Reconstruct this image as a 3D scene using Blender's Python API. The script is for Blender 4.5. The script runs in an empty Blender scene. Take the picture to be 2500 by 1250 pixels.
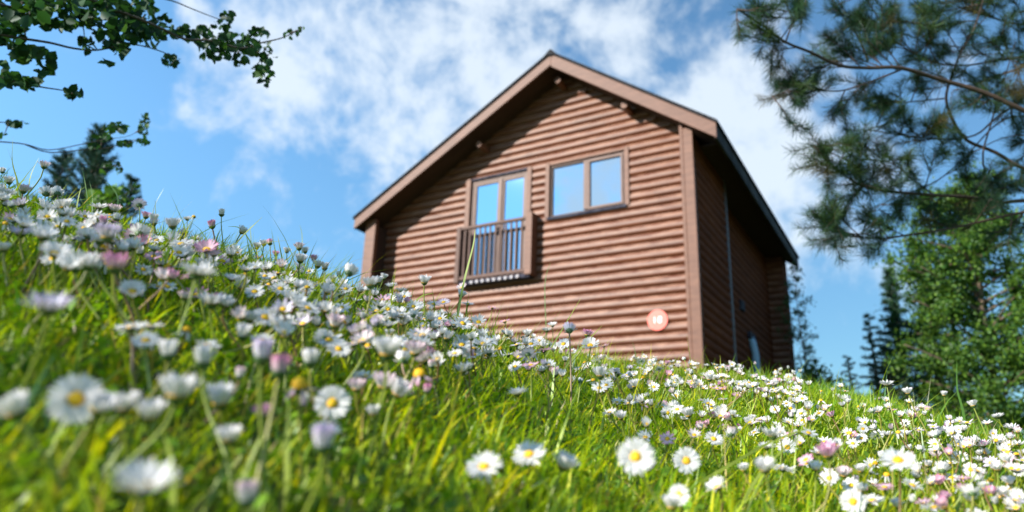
import bpy, bmesh, math, random
import numpy as np
from mathutils import Vector, Matrix, Quaternion
random.seed(7)
rng = np.random.default_rng(7)
SC = bpy.context.scene
COL = SC.collection
PI = math.pi

# ------------------------------------------------------------------ camera
F_PX, PITCH, ROLL = 1726.0, 0.3125, 0.035          # for a 2500 px wide frame
cp, sp, cr, sr = math.cos(PITCH), math.sin(PITCH), math.cos(ROLL), math.sin(ROLL)
_R, _U, _F = Vector((1, 0, 0)), Vector((0, -sp, cp)), Vector((0, cp, sp))
RIGHT, UP = _R * cr + _U * sr, -_R * sr + _U * cr
cam = bpy.data.cameras.new('camera')
cam.sensor_width = 36.0
cam.lens = F_PX / 2500 * 36.0
cam.clip_start, cam.clip_end = 0.02, 2000
cam.dof.use_dof = True
cam.dof.focus_distance = 0.95
cam.dof.aperture_fstop = 5.2
camo = bpy.data.objects.new('camera', cam)
camo.matrix_world = Matrix((
    (RIGHT.x, UP.x, -_F.x, 0), (RIGHT.y, UP.y, -_F.y, 0), (RIGHT.z, UP.z, -_F.z, 0), (0, 0, 0, 1)))
COL.objects.link(camo)
SC.camera = camo

def ray(px, py):
    """direction of a photo pixel, scaled so that y (straight ahead) is 1"""
    r2, u2 = (px - 1250) / F_PX, (625 - py) / F_PX
    r, u = cr * r2 - sr * u2, sr * r2 + cr * u2
    d = Vector((r, cp - sp * u, sp + cp * u))
    return d / d.y

def at(px, py, y):
    return ray(px, py) * y

def topx(v):
    r, u, d = v.dot(RIGHT), v.dot(UP), v.dot(_F)
    if d < 0.02: return (-9999, -9999)
    return (1250 + F_PX * r / d, 625 - F_PX * u / d)

# ------------------------------------------------------------------ light
TH = -0.5354                                        # how far the cabin is turned
sl = Vector((-0.38, -0.64, 0.36))
ct, st = math.cos(TH), math.sin(TH)
SUN = Vector((ct * sl.x - st * sl.y, st * sl.x + ct * sl.y, sl.z)).normalized()
SUN_EL = math.asin(SUN.z)
sun = bpy.data.lights.new('sun', 'SUN')
sun.energy, sun.angle, sun.color = 5.0, math.radians(0.55), (1.0, 0.93, 0.83)
suno = bpy.data.objects.new('sun', sun)
suno.rotation_euler = (-SUN).to_track_quat('-Z', 'Y').to_euler()
suno.location = (-5, -5, 6)
COL.objects.link(suno)

world = bpy.data.worlds.new('World')
SC.world = world
world.use_nodes = True
nt = world.node_tree
nt.nodes.clear()
def N(t, **k):
    n = nt.nodes.new(t)
    for a, b in k.items(): setattr(n, a, b)
    return n
def mathn(op, a, b=None, clamp=False):
    n = N('ShaderNodeMath', operation=op, use_clamp=clamp)
    for i, v in enumerate((a, b)):
        if v is None: continue
        if isinstance(v, (int, float)): n.inputs[i].default_value = v
        else: nt.links.new(v, n.inputs[i])
    return n.outputs[0]
SKY_STR = 0.075
sky = N('ShaderNodeTexSky', sky_type='NISHITA', sun_disc=False)
sky.sun_elevation = SUN_EL
sky.sun_rotation = math.atan2(SUN.x, SUN.y)
sky.air_density, sky.dust_density, sky.ozone_density = 1.0, 0.0, 3.0
tc = N('ShaderNodeTexCoord')
# cloud cover: soft banks in chosen directions of the sky, broken up by noise
banks = [(900, 180, 24, .42), (1500, 100, 20, .40), (1900, 400, 14, .5), (760, 120, 11, .85), (980, 90, 11, .95), (1230, 60, 11, 1.0), (850, 265, 8, .75), (1010, 330, 7, .8),
         (580, 60, 8, .55), (1480, 50, 9, .8), (1640, 130, 6, .45), (1780, 270, 7, .95), (1890, 420, 8, .95),
         (1960, 560, 7, .9), (480, 180, 5, .35), (1700, 20, 7, .35), (2150, 690, 5, .35), (1990, 790, 4, .4), (2010, 340, 6, .4),
         (2200, 250, 9, .3), (1150, 230, 9, .7)]
cov = None
for px, py, deg, wgt in banks:
    d = ray(px, py).normalized()
    dn = N('ShaderNodeVectorMath', operation='DOT_PRODUCT')
    nt.links.new(tc.outputs['Generated'], dn.inputs[0]); dn.inputs[1].default_value = d
    mr = N('ShaderNodeMapRange', interpolation_type='SMOOTHSTEP')
    nt.links.new(dn.outputs['Value'], mr.inputs['Value'])
    mr.inputs['From Min'].default_value = math.cos(math.radians(deg))
    mr.inputs['From Max'].default_value = 1.0
    mr.inputs['To Min'].default_value, mr.inputs['To Max'].default_value = 0, wgt
    cov = mr.outputs[0] if cov is None else mathn('MAXIMUM', cov, mr.outputs[0])
for px, py, deg, wgt in ((1480, 425, 6.0, 1.0), (1390, 400, 3.6, .95), (1385, 540, 3.0, .8)):    # banks the right window mirrors
    d = ray(px, py).normalized(); nn = Vector((math.sin(TH), -math.cos(TH), 0)); d = d - 2 * d.dot(nn) * nn
    dn = N('ShaderNodeVectorMath', operation='DOT_PRODUCT')
    nt.links.new(tc.outputs['Generated'], dn.inputs[0]); dn.inputs[1].default_value = d
    mr = N('ShaderNodeMapRange', interpolation_type='SMOOTHSTEP')
    nt.links.new(dn.outputs['Value'], mr.inputs['Value'])
    mr.inputs['From Min'].default_value = math.cos(math.radians(deg))
    mr.inputs['From Max'].default_value = math.cos(math.radians(deg * .3))
    mr.inputs['To Min'].default_value, mr.inputs['To Max'].default_value = 0, wgt
    cov = mathn('MAXIMUM', cov, mr.outputs[0])
# more cloud behind the camera, which the windows mirror
nb = N('ShaderNodeTexNoise'); nb.inputs['Scale'].default_value = 2.3; nb.inputs['Detail'].default_value = 2
nt.links.new(tc.outputs['Generated'], nb.inputs['Vector'])
sepb = N('ShaderNodeSeparateXYZ'); nt.links.new(tc.outputs['Generated'], sepb.inputs[0])
back = N('ShaderNodeMapRange'); nt.links.new(sepb.outputs['Y'], back.inputs['Value'])
back.inputs['From Min'].default_value, back.inputs['From Max'].default_value = 0.0, -0.4
bk = mathn('MULTIPLY', mathn('MULTIPLY', mathn('SUBTRACT', nb.outputs['Fac'], .43, True), 3.6, True), back.outputs[0])
cov = mathn('MAXIMUM', cov, bk)
n1 = N('ShaderNodeTexNoise'); n1.inputs['Scale'].default_value = 9; n1.inputs['Detail'].default_value = 7
n1.inputs['Roughness'].default_value = .6; n1.inputs['Distortion'].default_value = .25
nt.links.new(tc.outputs['Generated'], n1.inputs['Vector'])
n2 = N('ShaderNodeTexNoise'); n2.inputs['Scale'].default_value = 30; n2.inputs['Detail'].default_value = 4
nt.links.new(tc.outputs['Generated'], n2.inputs['Vector'])
dens = mathn('ADD', mathn('MULTIPLY', mathn('SUBTRACT', n1.outputs['Fac'], .5), 3.4),
             mathn('MULTIPLY', mathn('SUBTRACT', n2.outputs['Fac'], .5), .9))
dens = mathn('ADD', mathn('MULTIPLY', cov, 1.08), dens)
al = N('ShaderNodeMapRange', interpolation_type='SMOOTHSTEP'); nt.links.new(dens, al.inputs['Value'])
al.inputs['From Min'].default_value, al.inputs['From Max'].default_value = .25, 1.35
al.inputs['To Min'].default_value, al.inputs['To Max'].default_value = 0, .82
gate = N('ShaderNodeMapRange', interpolation_type='SMOOTHSTEP'); nt.links.new(cov, gate.inputs['Value'])
gate.inputs['From Min'].default_value, gate.inputs['From Max'].default_value = .0, .28
alpha = mathn('MULTIPLY', al.outputs[0], gate.outputs[0])
tint = N('ShaderNodeMix', data_type='RGBA', blend_type='MULTIPLY')
tint.inputs['Factor'].default_value = 1
nt.links.new(sky.outputs[0], tint.inputs['A']); tint.inputs['B'].default_value = (1.08, 1.44, 1.46, 1)
# the clear sky is a little deeper near the horizon and away from the sun than the model has it
gz = N('ShaderNodeMapRange', interpolation_type='SMOOTHSTEP'); nt.links.new(sepb.outputs['Z'], gz.inputs['Value'])
gz.inputs['From Min'].default_value, gz.inputs['From Max'].default_value = .0, .5
gz.inputs['To Min'].default_value, gz.inputs['To Max'].default_value = .62, 1.12
gx = N('ShaderNodeMapRange', interpolation_type='SMOOTHSTEP'); nt.links.new(sepb.outputs['X'], gx.inputs['Value'])
gx.inputs['From Min'].default_value, gx.inputs['From Max'].default_value = -.75, .6
gx.inputs['To Min'].default_value, gx.inputs['To Max'].default_value = 1.5, .82
gg = mathn('MULTIPLY', gz.outputs[0], gx.outputs[0])
vs = N('ShaderNodeVectorMath', operation='SCALE'); nt.links.new(tint.outputs['Result'], vs.inputs[0]); nt.links.new(gg, vs.inputs['Scale'])
mx = N('ShaderNodeMix', data_type='RGBA')
nt.links.new(alpha, mx.inputs['Factor']); nt.links.new(vs.outputs[0], mx.inputs['A'])
mx.inputs['B'].default_value = (.50 / SKY_STR, .555 / SKY_STR, .61 / SKY_STR, 1)
bg = N('ShaderNodeBackground'); bg.inputs['Strength'].default_value = SKY_STR
nt.links.new(mx.outputs['Result'], bg.inputs['Color'])
wo = N('ShaderNodeOutputWorld'); nt.links.new(bg.outputs[0], wo.inputs[0])

SC.view_settings.view_transform = 'Standard'
SC.view_settings.look = 'None'
SC.view_settings.exposure = 0.88
SC.view_settings.gamma = 1.0
SC.render.engine = 'CYCLES'
SC.cycles.max_bounces = 6
SC.cycles.diffuse_bounces = 3
SC.cycles.glossy_bounces = 2
SC.cycles.transmission_bounces = 3
SC.cycles.use_denoising = True

# ------------------------------------------------------------------ helpers
def tag(o, label=None, cat=None, group=None, kind=None):
    if label: o['label'] = label
    if cat: o['category'] = cat
    if group: o['group'] = group
    if kind: o['kind'] = kind
    return o

def empty(name, loc=(0, 0, 0), rz=0):
    o = bpy.data.objects.new(name, None)
    o.empty_display_size = .05
    o.location = loc; o.rotation_euler = (0, 0, rz)
    COL.objects.link(o)
    return o

def link(name, me, mat, parent=None, smooth=False):
    o = bpy.data.objects.new(name, me)
    if mat is not None and len(me.materials) == 0:
        for m in (mat if isinstance(mat, (list, tuple)) else [mat]): me.materials.append(m)
    if smooth: me.polygons.foreach_set('use_smooth', [True] * len(me.polygons))
    COL.objects.link(o)
    if parent is not None: o.parent = parent
    return o

def np_mesh(name, V, F, col=None, smooth=False, mat_idx=None):
    """V (n,3); F list of (m,k) arrays of equal corner counts"""
    me = bpy.data.meshes.new(name)
    me.vertices.add(len(V)); me.vertices.foreach_set('co', np.asarray(V, dtype=np.float32).ravel())
    loops = np.concatenate([f.ravel() for f in F]).astype(np.int32)
    cnt = np.concatenate([np.full(len(f), f.shape[1]) for f in F]).astype(np.int32)
    me.loops.add(len(loops)); me.loops.foreach_set('vertex_index', loops)
    me.polygons.add(len(cnt))
    starts = np.concatenate([[0], np.cumsum(cnt)[:-1]]).astype(np.int32)
    me.polygons.foreach_set('loop_start', starts)
    me.polygons.foreach_set('loop_total', cnt)
    if mat_idx is not None: me.polygons.foreach_set('material_index', np.asarray(mat_idx, dtype=np.int32))
    if smooth: me.polygons.foreach_set('use_smooth', np.ones(len(cnt), dtype=bool))
    me.update(calc_edges=True)
    if col is not None:
        a = me.color_attributes.new('Col', 'FLOAT_COLOR', 'POINT')
        c = np.ones((len(V), 4), dtype=np.float32); c[:, :3] = col
        a.data.foreach_set('color', c.ravel())
    return me

class MB:
    """collects boxes, prisms and tubes of one part"""
    def __init__(s): s.v, s.f = [], []
    def add(s, vs, fs):
        b = len(s.v); s.v += [tuple(x) for x in vs]; s.f += [tuple(b + i for i in f) for f in fs]; return s
    def box(s, x0, x1, y0, y1, z0, z1):
        return s.add([(x0, y0, z0), (x1, y0, z0), (x1, y1, z0), (x0, y1, z0), (x0, y0, z1), (x1, y0, z1), (x1, y1, z1), (x0, y1, z1)],
                     [(0, 3, 2, 1), (4, 5, 6, 7), (0, 1, 5, 4), (1, 2, 6, 5), (2, 3, 7, 6), (3, 0, 4, 7)])
    def prism_y(s, poly, y0, y1):
        n = len(poly)                              # poly: (x, z), counter-clockwise seen from -y
        vs = [(x, y0, z) for x, z in poly] + [(x, y1, z) for x, z in poly]
        fs = [tuple(range(n)), tuple(reversed(range(n, 2 * n)))]
        fs += [(i, i + n, (i + 1) % n + n, (i + 1) % n) for i in range(n)]
        return s.add(vs, fs)
    def tube(s, pts, rad, n=6):
        pts = [Vector(p) for p in pts]
        b = len(s.v); prev = None
        for i, p in enumerate(pts):
            d = (pts[min(i + 1, len(pts) - 1)] - pts[max(i - 1, 0)]).normalized()
            if prev is None:
                a = d.orthogonal().normalized()
            else:
                a = (prev - d * prev.dot(d)).normalized()
            prev = a; c = d.cross(a)
            r = rad[i] if hasattr(rad, '__len__') else rad
            for k in range(n):
                t = 2 * PI * k / n
                s.v.append(tuple(p + (a * math.cos(t) + c * math.sin(t)) * r))
        for i in range(len(pts) - 1):
            for k in range(n):
                q = b + i * n + k; q2 = b + i * n + (k + 1) % n
                s.f.append((q, q2, q2 + n, q + n))
        s.f.append(tuple(b + k for k in reversed(range(n))))
        e = b + (len(pts) - 1) * n
        s.f.append(tuple(e + k for k in range(n)))
        return s
    def build(s, name, mat, parent=None, bevel=0, smooth=False):
        me = bpy.data.meshes.new(name)
        me.from_pydata(s.v, [], s.f); me.update()
        if bevel:
            bm = bmesh.new(); bm.from_mesh(me)
            bmesh.ops.bevel(bm, geom=bm.edges[:], offset=bevel, segments=1, affect='EDGES')
            bm.to_mesh(me); bm.free()
        return link(name, me, mat, parent, smooth)

# ------------------------------------------------------------------ materials
def new_mat(name):
    m = bpy.data.materials.new(name); m.use_nodes = True
    t = m.node_tree; t.nodes.clear()
    return m, t
def principled(name, base=(.5, .5, .5), rough=.6, metallic=0, spec=.5, noise=None, coord='Object', bump=0):
    """noise: (scale xyz, colour 2, low, high)"""
    m, t = new_mat(name)
    b = t.nodes.new('ShaderNodeBsdfPrincipled'); o = t.nodes.new('ShaderNodeOutputMaterial')
    t.links.new(b.outputs[0], o.inputs[0])
    b.inputs['Base Color'].default_value = (*base, 1); b.inputs['Roughness'].default_value = rough
    b.inputs['Metallic'].default_value = metallic; b.inputs['Specular IOR Level'].default_value = spec
    if noise:
        sc, c2, lo, hi = noise
        tcn = t.nodes.new('ShaderNodeTexCoord'); mp = t.nodes.new('ShaderNodeMapping')
        t.links.new(tcn.outputs[coord], mp.inputs[0]); mp.inputs['Scale'].default_value = sc
        nz = t.nodes.new('ShaderNodeTexNoise'); nz.inputs['Scale'].default_value = 1; nz.inputs['Detail'].default_value = 6
        nz.inputs['Roughness'].default_value = .6
        t.links.new(mp.outputs[0], nz.inputs['Vector'])
        mr = t.nodes.new('ShaderNodeMapRange'); t.links.new(nz.outputs['Fac'], mr.inputs['Value'])
        mr.inputs['From Min'].default_value, mr.inputs['From Max'].default_value = lo, hi
        mixn = t.nodes.new('ShaderNodeMix'); mixn.data_type = 'RGBA'
        t.links.new(mr.outputs[0], mixn.inputs['Factor'])
        mixn.inputs['A'].default_value = (*base, 1); mixn.inputs['B'].default_value = (*c2, 1)
        t.links.new(mixn.outputs['Result'], b.inputs['Base Color'])
        if bump:
            bp = t.nodes.new('ShaderNodeBump'); bp.inputs['Strength'].default_value = bump; bp.inputs['Distance'].default_value = .01
            t.links.new(nz.outputs['Fac'], bp.inputs['Height']); t.links.new(bp.outputs[0], b.inputs['Normal'])
    return m

def leafy(name, trans=.45, rough=.45, gloss=.06, mul=(1, 1, 1), tmul=(1.15, 1.25, .6), base=None):
    """thin plant tissue: diffuse + translucent + a little sheen, colour from the mesh's own colour attribute"""
    m, t = new_mat(name)
    o = t.nodes.new('ShaderNodeOutputMaterial')
    if base is None:
        a = t.nodes.new('ShaderNodeAttribute'); a.attribute_name = 'Col'; src = a.outputs['Color']
    else:
        a = t.nodes.new('ShaderNodeRGB'); a.outputs[0].default_value = (*base, 1); src = a.outputs[0]
    def mulc(c):
        n = t.nodes.new('ShaderNodeMix'); n.data_type = 'RGBA'; n.blend_type = 'MULTIPLY'; n.inputs['Factor'].default_value = 1
        t.links.new(src, n.inputs['A']); n.inputs['B'].default_value = (*c, 1); return n.outputs['Result']
    d = t.nodes.new('ShaderNodeBsdfDiffuse'); t.links.new(mulc(mul), d.inputs[0])
    tr = t.nodes.new('ShaderNodeBsdfTranslucent'); t.links.new(mulc(tmul), tr.inputs[0])
    g = t.nodes.new('ShaderNodeBsdfGlossy'); g.inputs['Roughness'].default_value = rough
    g.inputs['Color'].default_value = (.9, .95, 1, 1)
    m1 = t.nodes.new('ShaderNodeMixShader'); m1.inputs[0].default_value = trans
    t.links.new(d.outputs[0], m1.inputs[1]); t.links.new(tr.outputs[0], m1.inputs[2])
    m2 = t.nodes.new('ShaderNodeMixShader'); m2.inputs[0].default_value = gloss
    t.links.new(m1.outputs[0], m2.inputs[1]); t.links.new(g.outputs[0], m2.inputs[2])
    t.links.new(m2.outputs[0], o.inputs[0])
    return m

def siding_mat(name, axis='X', weather_and_sheen=1.0, dark=1.0):
    """stained half-round log boards: each course its own tone, pale weathered streaks along the grain"""
    m, t = new_mat(name)
    L = t.links.new
    def n(tp, **k):
        x = t.nodes.new(tp)
        for a, b in k.items(): setattr(x, a, b)
        return x
    b = n('ShaderNodeBsdfPrincipled'); o = n('ShaderNodeOutputMaterial'); L(b.outputs[0], o.inputs[0])
    tcn = n('ShaderNodeTexCoord'); sep = n('ShaderNodeSeparateXYZ'); L(tcn.outputs['Object'], sep.inputs[0])
    # course number
    c1 = n('ShaderNodeMath', operation='MULTIPLY_ADD'); L(sep.outputs['Z'], c1.inputs[0])
    c1.inputs[1].default_value = 1 / .1609; c1.inputs[2].default_value = 1.488 / .1609 + 60
    fl = n('ShaderNodeMath', operation='FLOOR'); L(c1.outputs[0], fl.inputs[0])
    fr = n('ShaderNodeMath', operation='FRACT'); L(c1.outputs[0], fr.inputs[0])
    # board joints along the course: a board every 2.4 m or so
    bo = n('ShaderNodeMath', operation='MULTIPLY_ADD'); L(fl.outputs[0], bo.inputs[0]); bo.inputs[1].default_value = .618; L(sep.outputs[axis], bo.inputs[2])
    b2 = n('ShaderNodeMath', operation='MULTIPLY'); L(bo.outputs[0], b2.inputs[0]); b2.inputs[1].default_value = .38
    b3 = n('ShaderNodeMath', operation='FLOOR'); L(b2.outputs[0], b3.inputs[0])
    cmb = n('ShaderNodeCombineXYZ'); L(fl.outputs[0], cmb.inputs[0]); L(b3.outputs[0], cmb.inputs[1])
    wn = n('ShaderNodeTexWhiteNoise', noise_dimensions='3D'); L(cmb.outputs[0], wn.inputs['Vector'])
    # grain
    g1 = n('ShaderNodeCombineXYZ')
    sx = n('ShaderNodeMath', operation='MULTIPLY'); L(sep.outputs[axis], sx.inputs[0]); sx.inputs[1].default_value = 1.6
    sz = n('ShaderNodeMath', operation='MULTIPLY'); L(sep.outputs['Z'], sz.inputs[0]); sz.inputs[1].default_value = 42
    L(sx.outputs[0], g1.inputs[0]); L(sz.outputs[0], g1.inputs[2]); L(fl.outputs[0], g1.inputs[1])
    gn = n('ShaderNodeTexNoise'); gn.inputs['Scale'].default_value = 1.3; gn.inputs['Detail'].default_value = 7; gn.inputs['Roughness'].default_value = .65
    L(g1.outputs[0], gn.inputs['Vector'])
    # patchy weathering (bleached) and painted sheen
    g2 = n('ShaderNodeCombineXYZ')
    s2 = n('ShaderNodeMath', operation='MULTIPLY'); L(sep.outputs['Z'], s2.inputs[0]); s2.inputs[1].default_value = 6
    L(sep.outputs[axis], g2.inputs[0]); L(s2.outputs[0], g2.inputs[2]); L(fl.outputs[0], g2.inputs[1])
    pn = n('ShaderNodeTexNoise'); pn.inputs['Scale'].default_value = 3.4; pn.inputs['Detail'].default_value = 5; pn.inputs['Roughness'].default_value = .7
    L(g2.outputs[0], pn.inputs['Vector'])
    # bleaching, with a pale sheen painted in, on each round's upper half
    up = n('ShaderNodeMapRange'); L(fr.outputs[0], up.inputs['Value'])
    up.inputs['From Min'].default_value, up.inputs['From Max'].default_value = .25, .8
    pm = n('ShaderNodeMapRange'); L(pn.outputs['Fac'], pm.inputs['Value'])
    pm.inputs['From Min'].default_value, pm.inputs['From Max'].default_value = .38, .62
    pw = n('ShaderNodeMath', operation='MULTIPLY'); L(pm.outputs[0], pw.inputs[0]); L(up.outputs[0], pw.inputs[1])
    pw2 = n('ShaderNodeMath', operation='MULTIPLY'); L(pw.outputs[0], pw2.inputs[0]); pw2.inputs[1].default_value = .85 * weather_and_sheen
    cr1 = n('ShaderNodeValToRGB'); L(gn.outputs['Fac'], cr1.inputs[0])
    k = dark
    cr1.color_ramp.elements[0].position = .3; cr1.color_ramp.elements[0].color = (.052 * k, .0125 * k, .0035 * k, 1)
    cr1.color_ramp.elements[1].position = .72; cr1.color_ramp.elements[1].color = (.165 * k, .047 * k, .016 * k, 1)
    tn = n('ShaderNodeMix', data_type='RGBA', blend_type='MULTIPLY'); tn.inputs['Factor'].default_value = 1
    L(cr1.outputs[0], tn.inputs['A'])
    cr2 = n('ShaderNodeValToRGB'); L(wn.outputs['Value'], cr2.inputs[0])
    cr2.color_ramp.elements[0].color = (.86, .78, .76, 1); cr2.color_ramp.elements[1].color = (1.15, 1.1, 1.02, 1)
    e = cr2.color_ramp.elements.new(.5); e.color = (1.02, .98, 1.02, 1)
    L(cr2.outputs[0], tn.inputs['B'])
    mw = n('ShaderNodeMix', data_type='RGBA'); L(pw2.outputs[0], mw.inputs['Factor']); L(tn.outputs['Result'], mw.inputs['A'])
    mw.inputs['B'].default_value = (.33, .18, .12, 1)
    L(mw.outputs['Result'], b.inputs['Base Color'])
    b.inputs['Roughness'].default_value = .5
    bp = n('ShaderNodeBump'); bp.inputs['Strength'].default_value = .25; bp.inputs['Distance'].default_value = .004
    L(gn.outputs['Fac'], bp.inputs['Height']); L(bp.outputs[0], b.inputs['Normal'])
    return m

M = {}
M['siding_x'] = siding_mat('siding_front', 'X')
M['siding_y'] = siding_mat('siding_side', 'Y', .15, .9)  # same boards toned darker, less bleached: side wall's shade put into the colour
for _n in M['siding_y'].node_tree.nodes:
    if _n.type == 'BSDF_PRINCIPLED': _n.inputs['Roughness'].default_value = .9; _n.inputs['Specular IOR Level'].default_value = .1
M['board'] = principled('stained_board', (.10, .033, .014), .6, noise=((4, 4, 14), (.16, .063, .032), .35, .7), bump=.2)
M['barge'] = principled('barge_board', (.095, .034, .016), .6, noise=((3, 3, 12), (.15, .062, .036), .35, .7), bump=.2)
M['frame'] = principled('window_frame_brown', (.085, .036, .025), .5, spec=.3, noise=((6, 6, 3), (.125, .062, .045), .35, .7))
M['rail'] = principled('rail_brown', (.075, .033, .024), .6, spec=.3, noise=((8, 8, 4), (.11, .055, .04), .35, .7))
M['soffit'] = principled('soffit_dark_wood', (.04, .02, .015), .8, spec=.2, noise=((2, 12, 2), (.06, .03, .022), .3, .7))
M['roof'] = principled('roof_sheet_black', (.018, .018, .02), .9, spec=.1, noise=((20, 20, 20), (.035, .035, .04), .4, .6))
M['fascia'] = principled('fascia_dark', (.02, .016, .018), .8, spec=.15, noise=((3, 3, 3), (.05, .045, .05), .4, .6))
M['pipe_grey'] = principled('grey_trim', (.09, .075, .085), .5, noise=((5, 5, 2), (.07, .055, .06), .35, .7))
M['pipe_blue'] = principled('pale_blue_paint', (.30, .48, .66), .4, noise=((5, 5, 2), (.25, .42, .6), .35, .7))
M['dark'] = principled('dark_metal', (.02, .02, .035), .8, spec=.15, noise=((9, 9, 9), (.05, .05, .07), .4, .6))
M['cap'] = principled('pale_end_cap', (.26, .25, .28), .5, noise=((30, 30, 30), (.32, .3, .33), .4, .6))
M['red'] = principled('red_enamel', (.80, .105, .065), .4, noise=((12, 12, 12), (.72, .09, .06), .4, .65))
M['white'] = principled('white_enamel', (.8, .8, .8), .4, noise=((20, 20, 20), (.74, .74, .76), .4, .6))
def glass_mat():
    m, t = new_mat('window_glass')
    o = t.nodes.new('ShaderNodeOutputMaterial')
    g = t.nodes.new('ShaderNodeBsdfGlossy'); g.inputs['Roughness'].default_value = .015
    g.inputs['Color'].default_value = (.64, .80, .90, 1)
    d = t.nodes.new('ShaderNodeBsdfDiffuse'); d.inputs['Color'].default_value = (.02, .03, .045, 1)
    lw = t.nodes.new('ShaderNodeFresnel'); lw.inputs['IOR'].default_value = 1.6
    mr = t.nodes.new('ShaderNodeMapRange'); t.links.new(lw.outputs[0], mr.inputs['Value'])
    mr.inputs['To Min'].default_value, mr.inputs['To Max'].default_value = .72, 1
    # slight waviness of the panes
    tcn = t.nodes.new('ShaderNodeTexCoord'); nz = t.nodes.new('ShaderNodeTexNoise'); nz.inputs['Scale'].default_value = 1.5
    t.links.new(tcn.outputs['Object'], nz.inputs['Vector'])
    bp = t.nodes.new('ShaderNodeBump'); bp.inputs['Strength'].default_value = .05; bp.inputs['Distance'].default_value = .02
    mx = t.nodes.new('ShaderNodeMixShader'); t.links.new(mr.outputs[0], mx.inputs[0])
    t.links.new(d.outputs[0], mx.inputs[1]); t.links.new(g.outputs[0], mx.inputs[2]); t.links.new(mx.outputs[0], o.inputs[0])
    return m
M['glass'] = glass_mat()
M['bark'] = principled('bark_brown', (.085, .06, .042), .85, noise=((14, 14, 5), (.17, .12, .085), .35, .7), bump=.6)
M['twig'] = principled('pine_twig', (.045, .03, .022), .8, noise=((30, 30, 30), (.085, .05, .034), .35, .7), bump=.4)
M['twig_dark'] = principled('dark_twig', (.045, .035, .028), .8, noise=((30, 30, 30), (.09, .07, .05), .35, .7))
M['soil'] = principled('meadow_soil', (.06, .075, .012), .95, noise=((40, 40, 40), (.10, .15, .015), .35, .65), bump=.5)
M['grass'] = leafy('grass_blade', .5, .4, .035, tmul=(1.35, 1.3, .3))
M['clover'] = leafy('small_leaves', .4, .4, .04)
M['leaf'] = leafy('tree_leaf', .35, .5, .018)
M['leaf_far'] = leafy('far_tree_leaf', .4, .5, .02)
M['needle'] = leafy('pine_needle', .15, .5, .02, tmul=(1, 1.1, .6))
M['petal'] = leafy('daisy_petal', .34, .5, .02, tmul=(1, 1, 1))
M['disc'] = leafy('daisy_centre', .1, .6, .02, tmul=(1, .8, .3))
M['bract'] = leafy('daisy_bract', .15, .5, .04)
M['stem'] = leafy('daisy_stem', .2, .45, .06)

# ------------------------------------------------------------------ terrain
_tt = np.array([-1.4, -.785, -.589, -.396, -.208, -.026, .151, .27, .383, .553, .718, 1.4])
_ee = np.array([.52, .385, .335, .284, .230, .187, .150, .150, .148, .108, .062, -.06])
_yc = np.array([1.1, 1.1, 1.1, 1.1, 1.2, 1.35, 1.7, 2.0, 2.2, 1.7, 1.3, 1.2])
_g = np.linspace(-1.4, 1.4, 281)
_k = np.exp(-.5 * (np.arange(-15, 16) * .01 / .05) ** 2); _k /= _k.sum()
def _sm(v):
    a = np.interp(_g, _tt, v); p = np.concatenate([np.full(15, a[0]), a, np.full(15, a[-1])])
    return np.convolve(p, _k, 'valid')
_E, _Y = _sm(_ee), _sm(_yc)
CAMH = .20
def H(x, y):
    """height of the meadow bank: a concave-up slope to a crest, then a gentler hillside up to the cabin"""
    x = np.asarray(x, float); y = np.asarray(y, float)
    yy = np.maximum(y, .25)
    t = np.clip(x / yy, -1.4, 1.4)
    E = np.interp(t, _g, _E); Y = np.interp(t, _g, _Y)
    b = CAMH / Y ** 2; a = E + 2 * CAMH / Y
    zc = E * Y
    near = -CAMH + a * y - b * y * y
    s2 = np.clip(np.minimum((1.3 - zc) / (9 - Y), E - .05), -.08, .4)
    u = np.maximum(y - Y, 0)
    uu = np.minimum(u, 9 - Y) + 2.5 * (1 - np.exp(-np.maximum(u - (9 - Y), 0) / 2.5))
    k = .35
    far = zc + s2 * uu + (E - s2) * k * (1 - np.exp(-u / k))
    z = np.where(y < Y, near, far)
    z = np.where(y < 0, -CAMH + .3 * np.maximum(y, -4), z)
    w = np.clip(1.6 - np.abs(y) * .02, .3, 1)
    z = z + w * (.004 * np.sin(x * 23 + 1.3) * np.sin(y * 19 + .4) + .0025 * np.sin(x * 51 + y * 37) + .008 * np.sin(x * 7.1 + y * 3.3) * np.clip(y, 0, 1)
                 + .05 * np.sin(x * .9) * np.sin(y * .7 + 1) * np.clip((y - 3) / 6, 0, 1))
    return z
def Hs(x, y): return float(H(x, y))

def _axis(lo, hi, fine, far):
    a = [0.0]; s = fine
    while a[-1] < far:
        if a[-1] > hi: s *= 1.12
        a.append(a[-1] + s)
    return a
xp = _axis(0, 2.2, .03, 400); ax_ = sorted([-v for v in xp[1:]] + xp)
yp = _axis(0, 3.2, .03, 600); yn = _axis(0, .5, .05, 40)
ay_ = sorted([-v for v in yn[1:]] + yp)
GX, GY = np.meshgrid(np.array(ax_), np.array(ay_))
V = np.stack([GX.ravel(), GY.ravel(), H(GX, GY).ravel()], 1)
nx, ny = len(ax_), len(ay_)
i = np.arange((ny - 1) * (nx - 1)); r_, c_ = i // (nx - 1), i % (nx - 1)
q = r_ * nx + c_
me = np_mesh('meadow_ground', V, [np.stack([q, q + 1, q + 1 + nx, q + nx], 1)], smooth=True)
tag(link('meadow_ground', me, M['soil']), 'sloping meadow soil under the grass and daisies', kind='structure')

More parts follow.
